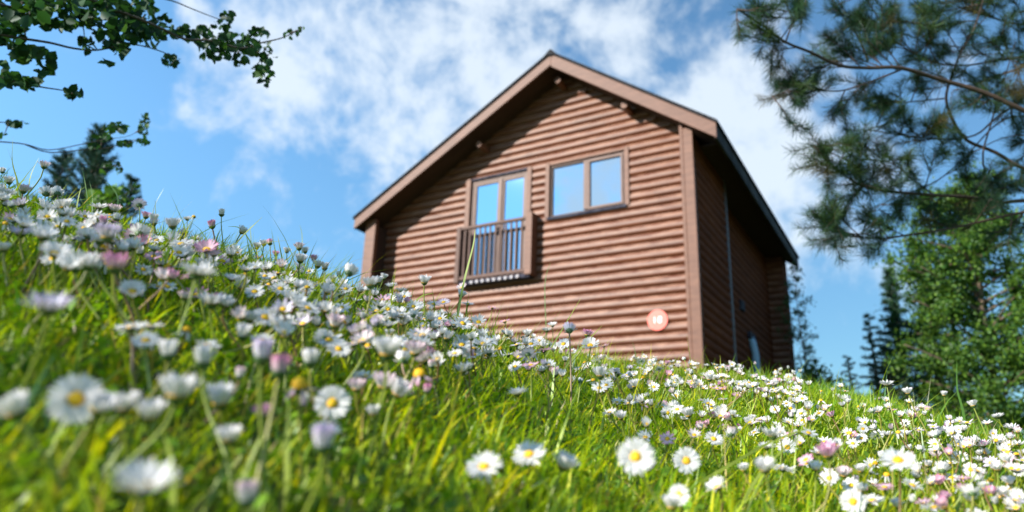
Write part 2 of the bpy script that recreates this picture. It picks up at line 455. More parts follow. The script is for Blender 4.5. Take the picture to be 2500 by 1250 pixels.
# ------------------------------------------------------------------ cabin
PITCHZ, Z0 = .1609, -1.488
XL, XR, XA = -3.86, 3.83, .785                      # roof eaves and ridge (cabin's own frame)
ZL, ZR, ZA = -.42, 0.0, 2.22
YV, YB = -.64, 7.25                                 # verge and far verge
WL, WR = -3.66, 3.39
YP = -.42
ZG = -4.75
cabin = empty('cabin', (0.2636, 12.727, 5.7044), TH)
tag(cabin, 'brown log-clad cabin with steep asymmetric roof standing behind the daisy bank', 'cabin')
def roof_z(x): return ZL + (ZA - ZL) * (x - XL) / (XA - XL) if x < XA else ZR + (ZA - ZR) * (XR - x) / (XR - XA)

def prof(z):
    u = ((z - Z0) / PITCHZ) % 1.0
    return .036 * (max(0, math.sin(PI * (0.08 + .92 * u))) ** .62) * (1 - .25 * u)

def siding(bm, P, a0, a1, z0, z1):
    """half-round log boards between a0..a1 (along the wall) and z0..z1; P(a, out, z) -> point"""
    k0, k1 = math.floor((z0 - Z0) / PITCHZ), math.ceil((z1 - Z0) / PITCHZ)
    for k in range(k0, k1):
        lo, hi = Z0 + k * PITCHZ, Z0 + (k + 1) * PITCHZ
        lo2, hi2 = max(lo, z0), min(hi, z1)
        if hi2 - lo2 < 1e-4: continue
        zs = [lo2 + (hi2 - lo2) * j / 8 for j in range(9)]
        rows = []
        for z in zs:
            u = min(max((z - lo) / PITCHZ, 0), 1)
            out = .046 * (math.sin(PI * u) ** .52 if 0 < u < 1 else -.08) * (1.12 - .34 * u)
            rows.append([bm.verts.new(P(a0, out, z)), bm.verts.new(P(a1, out, z))])
        for r0, r1 in zip(rows, rows[1:]):
            f = bm.faces.new((r0[0], r0[1], r1[1], r1[0])); f.smooth = True

def roof_clip(bm, drop=.12):
    for (x0, z0, x1, z1, sgn) in ((XL, ZL, XA, ZA, 1), (XR, ZR, XA, ZA, -1)):
        d = Vector((x1 - x0, 0, z1 - z0)); nrm = Vector((-d.z, 0, d.x)) * sgn
        bmesh.ops.bisect_plane(bm, geom=bm.verts[:] + bm.edges[:] + bm.faces[:], plane_co=(x0, 0, z0 - drop),
                               plane_no=nrm, clear_outer=True)
def bm_obj(name, bm, mat, parent):
    me = bpy.data.meshes.new(name); bm.to_mesh(me); bm.free()
    return link(name, me, mat, parent)

PF = lambda a, o, z: (a, -o, z)
DX0, DX1, DZ0, DZ1 = -1.31, .005, -2.0, .19           # french door opening
NX0, NX1, NZ0, NZ1 = .50, 2.02, -.90, .17             # window opening
bm = bmesh.new()
siding(bm, PF, WL + .1, DX0 - .05, ZG, 2.2)
siding(bm, PF, DX0 - .05, DX1 + .04, DZ1, 2.2)
siding(bm, PF, DX0 - .05, DX1 + .04, ZG, DZ0)
siding(bm, PF, DX1 + .04, NX0 - .04, ZG, 2.2)
siding(bm, PF, NX0 - .04, NX1 + .04, NZ1, 2.2)
siding(bm, PF, NX0 - .04, NX1 + .04, ZG, NZ0)
siding(bm, PF, NX1 + .04, WR - .12, ZG, 2.2)
roof_clip(bm, .10)
wall = bm_obj('front_wall', bm, M['siding_x'], cabin)
tag(wall, 'sunlit wall of half-round log boards')
# side and return walls
bm = bmesh.new()
siding(bm, lambda a, o, z: (WR + o * .7 - .02, a, z), YP + .03, 1.55, ZG, ZR - .02)
siding(bm, lambda a, o, z: (3.12 + o * .7, a, z), 1.50, 6.75, ZG, .25)
siding(bm, lambda a, o, z: (WR + .12 + o * .7, a, z), 6.72, 7.12, ZG, ZR - .04)
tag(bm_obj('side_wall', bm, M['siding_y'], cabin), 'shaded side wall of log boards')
bm = bmesh.new()
siding(bm, lambda a, o, z: (a, 6.72 - o * .7, z), 3.0, WR + .14, ZG, .1)
tag(bm_obj('wing_wall', bm, M['siding_x'], cabin), 'front face of the rear wing')
bm = bmesh.new()
siding(bm, lambda a, o, z: (WL - o * .7, YP + 7.5 - a, z), YP + .03, 7.12, ZG, ZL - .03)
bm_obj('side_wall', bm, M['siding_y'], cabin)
bm = bmesh.new()
siding(bm, lambda a, o, z: (-a, 7.12 + o, z), -WR - .1, -WL, ZG, 2.2)
roof_clip(bm, .10)
bm_obj('rear_wall', bm, M['siding_x'], cabin)
# inner faces of the wings beside the front wall
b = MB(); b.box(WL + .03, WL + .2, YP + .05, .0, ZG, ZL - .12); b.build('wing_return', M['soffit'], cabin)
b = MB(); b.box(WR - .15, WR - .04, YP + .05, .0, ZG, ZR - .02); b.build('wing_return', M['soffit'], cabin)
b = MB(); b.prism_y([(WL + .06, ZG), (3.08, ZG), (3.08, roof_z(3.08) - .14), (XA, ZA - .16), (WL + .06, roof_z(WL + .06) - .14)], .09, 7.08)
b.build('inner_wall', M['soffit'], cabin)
# posts at the corners
def post(x0, x1, y0, y1, ztop, mat='board'):
    b = MB(); b.box(x0, x1, y0, y1, ZG, ztop); return b.build('corner_post', M[mat], cabin, bevel=.006)
post(WL - .02, -3.405, YP - .05, YP + .045, roof_z(-3.5) - .22)
post(3.165, 3.225, YP - .045, YP + .04, roof_z(3.2) - .215)
post(3.227, WR, YP - .05, YP + .045, roof_z(3.38) - .215)
post(3.34, WR + .028, 1.52, 1.60, ZR - .03, 'pipe_grey')
post(WR + .10, WR + .155, 7.07, 7.17, ZR - .06, 'soffit')
# roof
def slab(x0, z0, x1, z1, up0, up1, y0, y1):
    return MB().prism_y([(x0, z0 + up0), (x1, z1 + up0), (x1, z1 + up1), (x0, z0 + up1)] if x0 < x1 else
                        [(x1, z1 + up0), (x0, z0 + up0), (x0, z0 + up1), (x1, z1 + up1)], y0, y1)
roof = slab(XL - .03, ZL - .015, XA, ZA, .0, .055, YV - .03, YB + .03).build('roof', M['roof'], cabin)
slab(XA, ZA, XR + .03, ZR - .02, .0, .055, YV - .03, YB + .03).build('roof', M['roof'], cabin)
b = MB()
b.prism_y([(XA - .14, ZA - .03), (XA + .14, ZA - .05), (XA + .02, ZA + .085), (XA - .02, ZA + .085)], YV - .035, YB + .035)
b.build('ridge_cap', M['roof'], roof)
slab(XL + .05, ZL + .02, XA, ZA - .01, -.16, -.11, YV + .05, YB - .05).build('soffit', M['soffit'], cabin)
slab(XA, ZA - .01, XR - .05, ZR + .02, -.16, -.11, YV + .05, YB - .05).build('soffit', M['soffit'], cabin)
for y0 in (YV, YB - .045):
    slab(XL, ZL, XA, ZA, -.235, -.004, y0, y0 + .045).build('bargeboard', M['barge'], cabin, bevel=.004)
    slab(XA + .002, ZA, XR, ZR, -.27, -.004, y0, y0 + .045).build('bargeboard', M['barge'], cabin, bevel=.004)
b = MB(); b.box(XR - .045, XR + .0, YV + .05, YB - .05, ZR - .26, ZR - .01); b.build('fascia', M['fascia'], cabin)
b = MB(); b.box(XL, XL + .045, YV + .05, YB - .05, ZL - .22, ZL - .01); b.build('fascia', M['fascia'], cabin)
# eave boxing on the right, under the rafters
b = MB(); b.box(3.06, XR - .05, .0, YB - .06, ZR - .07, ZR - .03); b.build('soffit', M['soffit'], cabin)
# purlin ends that carry the verge
for (px_, pz_) in ((.80, 1.70), (-.96, .72), (2.16, .80)):
    b = MB(); b.tube([(px_, YV + .26, pz_ + .09), (px_, .1, pz_ + .09)], .065, 12)
    b.build('purlin', M['board'], cabin, smooth=False)
for (px_, pz_) in ((1.24, 1.60), (2.62, .68)):
    b = MB(); b.tube([(px_, -.10, pz_), (px_, .1, pz_)], .05, 10)
    b.build('rafter_end', M['board'], cabin)

# french door
def frame_box(name, x0, x1, z0, z1, w, y0, y1, mat, parent):
    b = MB()
    b.box(x0, x0 + w, y0, y1, z0, z1); b.box(x1 - w, x1, y0, y1, z0, z1)
    b.box(x0 + w, x1 - w, y0 + .001, y1 - .001, z1 - w, z1); b.box(x0 + w, x1 - w, y0 + .001, y1 - .001, z0, z0 + w)
    return b.build(name, mat, parent)
door = frame_box('french_door', DX0, DX1, DZ0, DZ1, .06, -.005, .075, M['frame'], cabin)
for (x0, x1) in ((-1.245, -.645), (-.58, -.055)):
    lf = frame_box('door_leaf', x0, x1 + .0, DZ0 + .065, DZ1 - .065, .045, .005, .06, M['frame'], door)
b = MB()
b.box(-1.205, -.685, .03, .04, DZ0 + .105, DZ1 - .105); b.box(-.54, -.095, .03, .04, DZ0 + .105, DZ1 - .105)
b.build('pane', M['glass'], door)
b = MB(); b.box(-.642, -.583, -.02, .06, DZ0 + .062, DZ1 - .062); b.build('mullion', M['frame'], door)
b = MB(); b.box(DX0 - .115, DX0 - .002, -.062, .04, DZ0 - .02, DZ1 + .05); b.build('casing', M['board'], door, bevel=.004)
b = MB(); b.box(DX1 + .002, DX1 + .10, -.062, .04, DZ0 - .02, DZ1 + .05); b.build('casing', M['board'], door, bevel=.004)
b = MB(); b.box(DX0, DX1, -.045, .04, DZ1 + .002, DZ1 + .05); b.build('head_flashing', M['dark'], door)
b = MB(); b.box(-.63, -.60, -.05, -.02, -1.08, -.9); b.box(-.655, -.60, -.062, -.05, -.96, -.94); b.build('door_handle', M['dark'], door)
# window
win = frame_box('window', NX0, NX1, NZ0, NZ1, .036, -.01, .07, M['frame'], cabin)
b = MB(); b.box(1.205, 1.28, -.035, .06, NZ0 + .052, NZ1 - .052); b.build('mullion', M['frame'], win)
frame_box('sash', 1.283, NX1 - .04, NZ0 + .04, NZ1 - .04, .042, -.03, .05, M['frame'], win)
b = MB(); b.box(.545, 1.20, .03, .04, NZ0 + .045, NZ1 - .045); b.box(1.33, 1.93, .008, .018, NZ0 + .09, NZ1 - .09)
b.build('pane', M['glass'], win)
b = MB(); b.box(NX0 - .09, NX0 - .002, -.06, .04, NZ0 - .03, NZ1 + .06); b.build('casing', M['board'], win, bevel=.004)
b = MB(); b.box(NX1 + .002, NX1 + .085, -.06, .04, NZ0 - .03, NZ1 + .06); b.build('casing', M['board'], win, bevel=.004)
b = MB(); b.box(NX0, NX1, -.05, .04, NZ1 + .002, NZ1 + .05); b.build('casing', M['board'], win, bevel=.004)
b = MB(); b.box(NX0 - .03, NX1 + .03, -.075, .04, NZ0 - .055, NZ0 - .004); b.build('sill', M['dark'], win)
# juliet balcony
BY = -.20
bal = empty('balcony', (0, 0, 0)); bal.parent = cabin
b = MB(); b.box(-1.46, -1.36, BY - .05, -.02, -2.02, -.86); b.build('rail_post', M['rail'], bal, bevel=.006)
b = MB(); b.box(.115, .255, BY - .06, -.02, -2.03, -.81); b.build('rail_post', M['board'], bal, bevel=.006)
b = MB(); b.box(-1.36, .115, BY - .04, BY + .03, -.93, -.875); b.build('top_rail', M['rail'], bal, bevel=.005)
b = MB(); b.box(-1.36, .115, BY - .03, BY + .03, -1.97, -1.90); b.build('bottom_rail', M['rail'], bal, bevel=.005)
for k in range(12):
    x = -1.28 + k * .117
    b = MB(); b.box(x - .018, x + .018, BY - .014, BY + .014, -1.902, -.928); b.build('baluster', M['rail'], bal)
b = MB(); b.box(-1.36, .20, BY - .02, -.045, -2.07, -2.0); b.build('bracket_board', M['dark'], bal)
for k in range(9):
    x = -1.05 + k * .127
    b = MB(); b.tube([(x, BY - .055, -2.045), (x, BY - .02, -2.045)], .030, 14); b.build('end_cap', M['cap'], bal)
# pale blue pipe low on the recessed wall
b = MB(); b.tube([(3.23, 4.15, ZG), (3.23, 4.15, -2.95), (3.20, 4.1, -2.7), (3.16, 4.1, -2.62)], .075, 12)
b.build('drainpipe', M['pipe_blue'], cabin, smooth=True)
b = MB(); b.box(3.14, 3.2, 3.35, 3.62, -2.15, -1.95); b.build('wall_vent', M['dark'], cabin)
b = MB(); b.box(3.14, 3.22, 3.9, 4.4, -2.62, -2.5); b.build('wall_vent', M['dark'], cabin)

# number sign on the front wall
ctm = Matrix.Translation((0.2636, 12.727, 5.7044)) @ Matrix.Rotation(TH, 4, 'Z')
sgn = empty('number_sign', ctm @ Vector((2.555, -.052, -3.05)), TH)
tag(sgn, 'round red number sign with white 18 on the log wall', 'sign')
b = MB(); b.tube([(0, 0, 0), (0, -.012, 0)], .172, 40); b.build('sign_disc', M['red'], sgn)
def txt_digit(ch, x):
    cu = bpy.data.curves.new('digit', 'FONT'); cu.body = ch; cu.size = .15; cu.extrude = .0025; cu.offset = .002
    cu.align_x = 'CENTER'; cu.align_y = 'CENTER'
    o = bpy.data.objects.new('digit_tmp', cu); COL.objects.link(o)
    bpy.context.view_layer.update()
    dg = bpy.context.evaluated_depsgraph_get()
    me = bpy.data.meshes.new_from_object(o.evaluated_get(dg)); bpy.data.objects.remove(o)
    me.transform(Matrix.Translation((x, -.0155, -.002)) @ Matrix.Rotation(PI / 2, 4, 'X'))
    me.materials.clear()
    d = link('digit', me, M['white'], sgn)
    return d
txt_digit('1', -.045); txt_digit('8', .042)

# ------------------------------------------------------------------ grass (one object: nobody could count it)
def curved_blades(base, h, wdt, az, lean, curl, seg, face=None):
    """base (n,3) -> ribbons of `seg` quads ending in a point"""
    n = len(base)
    ts = np.linspace(0, 1, seg + 1)
    dx, dy = np.cos(az), np.sin(az)
    fa = az + PI / 2 + rng.normal(0, .7, n) if face is None else face
    wx, wy = np.cos(fa), np.sin(fa)
    V = np.zeros((n, 2 * seg + 1, 3))
    for k, t in enumerate(ts):
        bend = lean * t + curl * t * t
        ang = np.clip(bend, -2.2, 2.2)
        # integrate roughly: horizontal and vertical offset along the blade
        hx = h * (lean * t * .8 + curl * t ** 2 * .75)
        vz = h * t * np.cos(np.clip(lean * .55 + curl * t * .6, 0, 1.9))
        c = np.stack([base[:, 0] + dx * hx, base[:, 1] + dy * hx, base[:, 2] + vz], 1)
        w = wdt * (1 - t ** 2.2) * (.75 + .5 * np.sin(PI * min(t * 1.2, 1)))
        if k < seg:
            off = np.stack([wx * w / 2, wy * w / 2, np.zeros(n)], 1)
            V[:, 2 * k] = c - off; V[:, 2 * k + 1] = c + off
        else: V[:, 2 * seg] = c
    m = 2 * seg + 1
    b0 = np.arange(n)[:, None] * m
    Q = np.concatenate([b0 + np.array([[2 * k, 2 * k + 1, 2 * k + 3, 2 * k + 2]]) for k in range(seg - 1)], 0) if seg > 1 else np.zeros((0, 4), int)
    T = b0 + np.array([[2 * seg - 2, 2 * seg - 1, 2 * seg]])
    return V.reshape(-1, 3), Q, T, m

def grass_colours(n):
    c = np.zeros((n, 3)); u = rng.random(n); v = rng.random(n)[:, None]
    g1, g2 = np.array([.40, .50, .014]), np.array([.13, .27, .011])
    c[:] = g1 * v + g2 * (1 - v)
    y = (u > .80) & (u <= .93); c[y] = np.array([.50, .50, .015]) * (.7 + .5 * rng.random((y.sum(), 1)))
    s = u > .955; c[s] = np.array([.42, .33, .14]) * (.5 + .7 * rng.random((s.sum(), 1)))
    bl = u < .08; c[bl] = np.array([.07, .19, .04]) * (.7 + .5 * rng.random((bl.sum(), 1)))
    return c

def scatter(n, y0, y1, t0, t1, powr=1.0):
    """random ground points in the wedge seen from the low viewpoint and a little to each side"""
    u = rng.random(n)
    y = np.sqrt(y0 ** 2 + (y1 ** 2 - y0 ** 2) * u)
    t = t0 + (t1 - t0) * rng.random(n)
    x = t * y
    return x, y
def patch(x, y, s=9.0):
    """slow variation over the bank, 0..1"""
    return .5 + .25 * np.sin(x * s + 1.7 * np.sin(y * s * .6)) + .25 * np.sin(y * s * 1.3 + 2 * np.sin(x * s * .8 + .5))

GV, GQ, GT, GC = [], [], [], []
_off = 0
def add_blades(n, y0, y1, t0, t1, hmean, hs, w, seg, lean=.35, curl=.5, tall=False, colf=None):
    global _off
    x, y = scatter(n, y0, y1, t0, t1)
    z = H(x, y)
    h = hmean * np.exp(rng.normal(0, hs, n)) * (.75 + .5 * patch(x, y, 11))
    wd = w * (.6 + .8 * rng.random(n))
    az = np.where(rng.random(n) < .45, rng.normal(.25, .8, n), rng.random(n) * 2 * PI)
    ln = np.abs(rng.normal(lean, lean * .8, n)); cu = np.abs(rng.normal(curl, curl * .9, n))
    V, Q, T, m = curved_blades(np.stack([x, y, z - .002], 1), h, wd, az, ln, cu, seg)
    c = grass_colours(n) if colf is None else colf(n)
    p = patch(x + 3, y + 5, 6)[:, None]
    c = c * (.8 + .35 * p)
    moss = np.exp(-((x - .12) / .30) ** 2 - ((y - .62) / .42) ** 2)[:, None]          # a mossy yellow patch of turf
    right_shade = np.clip((x - .35) / .4, 0, 1)[:, None]; c = c * (1 - right_shade * np.array([.26, .10, 0]))          # shade on the right slope, put in as less yellow blades
    c = c * (1 + moss * np.array([.6, .45, .1]))
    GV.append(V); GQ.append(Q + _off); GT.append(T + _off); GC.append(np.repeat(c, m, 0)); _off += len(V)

add_blades(12000, .16, .5, -.95, .95, .017, .38, .0020, 4)
add_blades(64000, .45, 1.25, -.95, .95, .019, .42, .0018, 3)
add_blades(80000, 1.1, 2.5, -.85, .9, .022, .42, .0021, 3)
add_blades(24000, 2.3, 4.2, -.8, .9, .034, .4, .0035, 2)
add_blades(16000, 4.0, 9.5, -.9, .9, .05, .4, .008, 2)
# fine dead stems and long arching blades
add_blades(1500, .3, 2.3, -.9, .85, .050, .28, .0018, 4, .35, .55)
add_blades(160, .7, 1.9, -.85, .3, .075, .22, .0020, 5, .22, .35)
add_blades(260, .35, 1.8, -.85, .85, .05, .3, .0012, 4, .8, .5, colf=lambda n: np.array([.42, .36, .16]) * (.6 + .6 * rng.random((n, 1))))
def ribbon(pl, depth, w, col):
    global _off
    P = [at(x, y, depth) for x, y in pl]
    g0 = P[0].copy(); g0.z = Hs(g0.x, g0.y) - .003
    P = [g0] + [p for p in P[1:]]
    out = []
    for i in range(len(P) - 1):
        a, b, c, d = P[max(i - 1, 0)], P[i], P[i + 1], P[min(i + 2, len(P) - 1)]
        for j in range(4):
            t = j / 4
            out.append(.5 * ((2 * b) + (c - a) * t + (2 * a - 5 * b + 4 * c - d) * t * t + (3 * b - a - 3 * c + d) * t ** 3))
    out.append(P[-1]); n = len(out); V = []
    for i, p in enumerate(out):
        t = i / (n - 1); d = (out[min(i + 1, n - 1)] - out[max(i - 1, 0)]).normalized()
        s_ = d.cross(Vector((.35, 1, .1))).normalized() * (w * .5 * (1 - t ** 2) + .0001)
        V += [tuple(p - s_), tuple(p + s_)]
    GV.append(np.array(V)); GQ.append(np.array([(2 * i, 2 * i + 1, 2 * i + 3, 2 * i + 2) for i in range(n - 1)]) + _off)
    GC.append(np.tile(np.array(col), (len(V), 1))); _off += len(V)
BG, BD = (.34, .42, .06), (.10, .22, .03)
for pl, dep, w, c in (
    ([(1185, 1080), (1240, 1000), (1320, 890), (1375, 800), (1418, 728)], .95, .0030, BG), ([(1240, 1090), (1310, 990), (1400, 870), (1470, 795)], .9, .0036, BG),
    ([(1050, 1120), (1120, 1020), (1230, 930)], .75, .0035, BG), ([(1000, 1190), (1080, 1060), (1160, 970)], .6, .003, BG), ([(1440, 1130), (1470, 1040), (1475, 965)], .7, .003, BG),
    ([(60, 520), (45, 450), (30, 395), (32, 332)], .95, .0030, BD), ([(70, 520), (72, 440), (95, 385)], 1.0, .0028, BG), ([(215, 540), (212, 480), (200, 408)], 1.0, .0026, BD),
    ([(228, 540), (226, 490), (218, 440)], 1.05, .0024, BD), ([(292, 545), (288, 490), (272, 456), (255, 443)], .95, .0024, BD), ([(180, 560), (190, 490), (199, 455)], .9, .0032, BG),
    ([(360, 560), (375, 510), (400, 460)], 1.3, .002, BD), ([(381, 570), (380, 530), (378, 487)], 1.1, .0022, BD), ([(545, 640), (580, 590), (640, 530)], .9, .0034, BG),
    ([(640, 690), (625, 620), (590, 560), (556, 553)], .95, .0022, BD), ([(700, 690), (690, 640), (678, 576)], .95, .003, BG), ([(745, 640), (738, 590), (732, 548)], 1.5, .0028, BD),
    ([(620, 640), (613, 590), (610, 548)], .95, .002, BD), ([(1110, 760), (1130, 700), (1155, 600), (1160, 560)], .95, .0034, BG), ([(985, 750), (1020, 730), (1060, 715)], 1.0, .003, BG),
    ([(2360, 1060), (2350, 1000), (2337, 950), (2336, 880)], 1.0, .0034, BD), ([(1905, 960), (1925, 935), (1940, 915)], 1.3, .004, BG),
    ([(1650, 1240), (1740, 1160), (1880, 1080), (1990, 1040)], .6, .003, BG), ([(1780, 1240), (1860, 1150), (1960, 1060)], .55, .0028, BG), ([(1960, 1180), (2030, 1120), (2070, 1070)], .7, .003, BG),
    ([(30, 1260), (110, 1120), (185, 960)], .30, .0035, BG), ([(440, 1260), (420, 1150), (400, 1060)], .28, .0035, BG), ([(705, 1250), (700, 1120), (706, 960)], .33, .0034, BG),
    ([(560, 1250), (600, 1150), (640, 1060)], .32, .003, BG), ([(200, 1260), (250, 1160), (300, 1080)], .3, .0034, BG),
    ([(1340, 760), (1330, 700), (1345, 640)], 1.6, .002, BD), ([(2320, 1230), (2340, 1160), (2350, 1090)], .7, .0032, BD)):
    ribbon(pl, dep, w, c)
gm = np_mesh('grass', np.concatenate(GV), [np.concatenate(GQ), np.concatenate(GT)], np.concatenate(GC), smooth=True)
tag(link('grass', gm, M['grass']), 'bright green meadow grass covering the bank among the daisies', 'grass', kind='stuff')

# low broad leaves: clover and daisy rosettes
def small_leaves(n, y0, y1, size):
    x, y = scatter(n, y0, y1, -.95, .95)
    keep = (patch(x + 9, y - 2, 13) > .42) | (rng.random(n) < .3)
    x, y = x[keep], y[keep]; n = len(x)
    z = H(x, y) + .003 + rng.random(n) * .016
    s = size * (.6 + .8 * rng.random(n))
    az = rng.random(n) * 2 * PI; el = rng.normal(.35, .35, n)
    f = np.stack([np.cos(az) * np.cos(el), np.sin(az) * np.cos(el), np.sin(el)], 1)
    sd = np.stack([-np.sin(az), np.cos(az), rng.normal(0, .25, n)], 1)
    up = np.cross(f, sd)
    c = np.stack([x, y, z], 1)
    prof_ = [(0, 0, 0), (.35, .28, .05), (.75, .42, .06), (1.05, .25, 0), (1.15, 0, -.03), (1.05, -.25, 0), (.75, -.42, .06), (.35, -.28, .05)]
    V = np.stack([c + s[:, None] * (f * a + sd * b + up * u) for a, b, u in prof_], 1)
    b0 = np.arange(n)[:, None] * 8
    Q = np.concatenate([b0 + np.array([q]) for q in ((0, 1, 2, 6), (2, 3, 5, 6))], 0)
    T = np.concatenate([b0 + np.array([q]) for q in ((0, 6, 7), (3, 4, 5))], 0)
    col = np.array([.15, .29, .012]) * (.55 + .9 * rng.random((n, 1))) * np.array([1, 1, 1]) + rng.random((n, 1)) * np.array([.07, .05, 0])
    return V.reshape(-1, 3), Q, T, np.repeat(col, 8, 0)
LV, LQ, LT, LC = [], [], [], []; o_ = 0
for a in ((3500, .16, .5, .0055), (16000, .45, 1.3, .006), (12000, 1.2, 2.6, .007)):
    v, q_, t_, c_ = small_leaves(*a)
    LV.append(v); LQ.append(q_ + o_); LT.append(t_ + o_); LC.append(c_); o_ += len(v)
lm = np_mesh('ground_leaves', np.concatenate(LV), [np.concatenate(LQ), np.concatenate(LT)], np.concatenate(LC), smooth=True)
tag(link('ground_leaves', lm, M['clover']), 'small round green leaves of clover and daisy rosettes low in the grass', 'ground cover', kind='stuff')

# ------------------------------------------------------------------ daisies
def petal_mesh(kind, tint, var, low=False):
    """head of unit radius, facing +Z"""
    r = random.Random(hash((kind, tint, var)) & 0xffff if False else (sum(map(ord, kind + tint)) * 31 + var * 7 + low))
    V, F, C = [], [], []
    ang = {'c': (58, 9), 'o': (10, 8), 's': (36, 9), 'b': (74, 6), 'y': (-48, 20)}[kind]
    n = {'c': 46, 'o': 48, 's': 46, 'b': 32, 'y': 7}[kind]
    if low: n = {'c': 15, 'o': 16, 's': 15, 'b': 9, 'y': 4}[kind]
    r0 = {'c': .24, 'o': .27, 's': .25, 'b': .22, 'y': .27}[kind]
    pink = np.array({'w': (.80, .77, .78), 'p': (.74, .52, .60), 'P': (.66, .22, .42), 'v': (.60, .48, .68)}[tint])
    white = np.array({'w': (.76, .755, .73), 'p': (.76, .74, .72), 'P': (.74, .56, .63), 'v': (.73, .70, .75)}[tint])
    for k in range(n):
        a = 2 * PI * (k + r.uniform(-.35, .35)) / n
        layer = k % 2
        e0 = math.radians(ang[0] + r.gauss(0, ang[1]) + layer * 6)
        bend = r.gauss(-.12, .14) if kind != 'b' else .3
        if kind == 'c': bend = r.gauss(.02, .2)
        L = (1 - r0) * r.uniform(.88, 1.06) * (.86 if kind == 'b' else 1)
        w = (.135 if not low else .26) * r.uniform(.85, 1.15) * (1.2 if kind == 'b' else 1)
        seg = 4 if not low else 2
        tw = r.gauss(0, .22)
        ra = Vector((math.cos(a), math.sin(a), 0)); ta = Vector((-math.sin(a), math.cos(a), 0))
        p = ra * r0 + Vector((0, 0, .02 * layer))
        b = len(V)
        e = e0
        for i in range(seg + 1):
            t = i / seg
            wi = w * (.62 + .75 * math.sin(PI * min(.15 + t * .62, 1)) ** 1) * (1 if t < .99 else .45) * .8
            side = (ta * math.cos(tw * t) + Vector((0, 0, 1)) * math.sin(tw * t)) * wi * .5
            V += [p - side, p + side]
            c = white * (1 - t ** 2.6) + pink * t ** 2.6
            C += [c, c]
            e += bend / seg * (1 if i else .5)
            p = p + (ra * math.cos(e) + Vector((0, 0, 1)) * math.sin(e)) * L / seg
        F += [(b + 2 * i, b + 2 * i + 1, b + 2 * i + 3, b + 2 * i + 2) for i in range(seg)]
    return np_mesh('petals', np.array([tuple(v) for v in V]), [np.array(F)], np.array(C), smooth=True)

def dome(name, rad, hgt, z0, nr, nth, cin, cout, bump=0, seed=1, down=False):
    r = random.Random(seed)
    V, F, C = [(0, 0, z0 + hgt)], [], [cin]
    for i in range(1, nr + 1):
        t = i / nr * PI / 2
        for k in range(nth):
            a = 2 * PI * (k + .5 * (i % 2)) / nth
            bb = 1 + (r.uniform(-bump, bump) if i < nr else 0)
            V.append((rad * math.sin(t) * bb * math.cos(a), rad * math.sin(t) * bb * math.sin(a), z0 + hgt * math.cos(t) * bb))
            m_ = i / nr; C.append(tuple(cin[j] * (1 - m_) + cout[j] * m_ for j in range(3)))
    T = [(0, 1 + k, 1 + (k + 1) % nth) for k in range(nth)]
    Q = []
    for i in range(1, nr):
        for k in range(nth):
            a = 1 + (i - 1) * nth
            Q.append((a + k, a + nth + k, a + nth + (k + 1) % nth, a + (k + 1) % nth))
    fs = [np.array(T)] + ([np.array(Q)] if Q else [])
    return np_mesh(name, np.array(V), fs, np.array(C), smooth=not bump)

YEL, ORG = (.80, .52, .02), (.72, .36, .012)
DISC = {k: dome('flower_centre', .30 if k != 'y' else .34, .17 if k != 'y' else .36, .0, 6, 16, YEL, ORG, .09, i) for i, k in enumerate('cosby')}
def bract_mesh(low=False):
    V, F, C = [], [], []
    nth = 13 if not low else 6
    rows = [(.09, -.26), (.22, -.17), (.30, -.04), (.27, .06)]
    for (rr, z) in rows:
        for k in range(nth):
            a = 2 * PI * k / nth
            V.append((rr * math.cos(a), rr * math.sin(a), z)); C.append((.07, .13, .035) if z < 0 else (.05, .10, .03))
    Q = [(i * nth + k, i * nth + (k + 1) % nth, (i + 1) * nth + (k + 1) % nth, (i + 1) * nth + k) for i in range(3) for k in range(nth)]
    T = []
    for k in range(nth):                                 # pointed tips
        a = 2 * PI * (k + .5) / nth; b = len(V)
        V.append((.40 * math.cos(a), .40 * math.sin(a), .10)); C.append((.06, .13, .04))
        T.append((2 * nth + k, 2 * nth + (k + 1) % nth, b))
    return np_mesh('bracts', np.array(V), [np.array(Q), np.array(T)], np.array(C), smooth=False)
BRACT = bract_mesh()
HEADS = {}
def head(kind, tint, var):
    k = (kind, tint, var)
    if k not in HEADS: HEADS[k] = petal_mesh(kind, tint, var)
    return HEADS[k]
for k in 'cosby': DISC[k].materials.append(M['disc'])
BRACT.materials.append(M['bract'])
WF = {'c': 1.42, 'o': 2.0, 's': 1.75, 'b': .85, 'y': .80}          # seen width / head radius

def solve(px, py, diam, kind, tall=.085):
    """where along a line of sight a flower head of natural size stands a natural stem's height over the bank"""
    d = ray(px, py)
    want = F_PX * (.0105 * WF[kind]) / max(diam, 1) if diam else None
    best = None
    ys = np.concatenate([np.arange(.16, 1, .01), np.arange(1, 3.6, .02)])
    g = d.z * ys - H(d.x * ys, ys)
    if want is None:
        hh = random.uniform(.022, .055)
        ok = np.where(g <= hh)[0]
        j = ok[0] if len(ok) else int(np.argmin(g + .004 * ys))
    else:
        ok = np.where((g > np.where(ys < .75, .036, .024)) & (g < tall))[0]
        if len(ok): j = ok[int(np.argmin(np.abs(np.log(ys[ok] / want))))]
        else:
            m_ = (ys > .35) & (ys < 2.6); idx = np.where(m_)[0]; j = idx[int(np.argmin(np.where(g[idx] > 0.01, g[idx], 9)))]
    y = float(ys[j])
    return d * y, float(g[j]), y

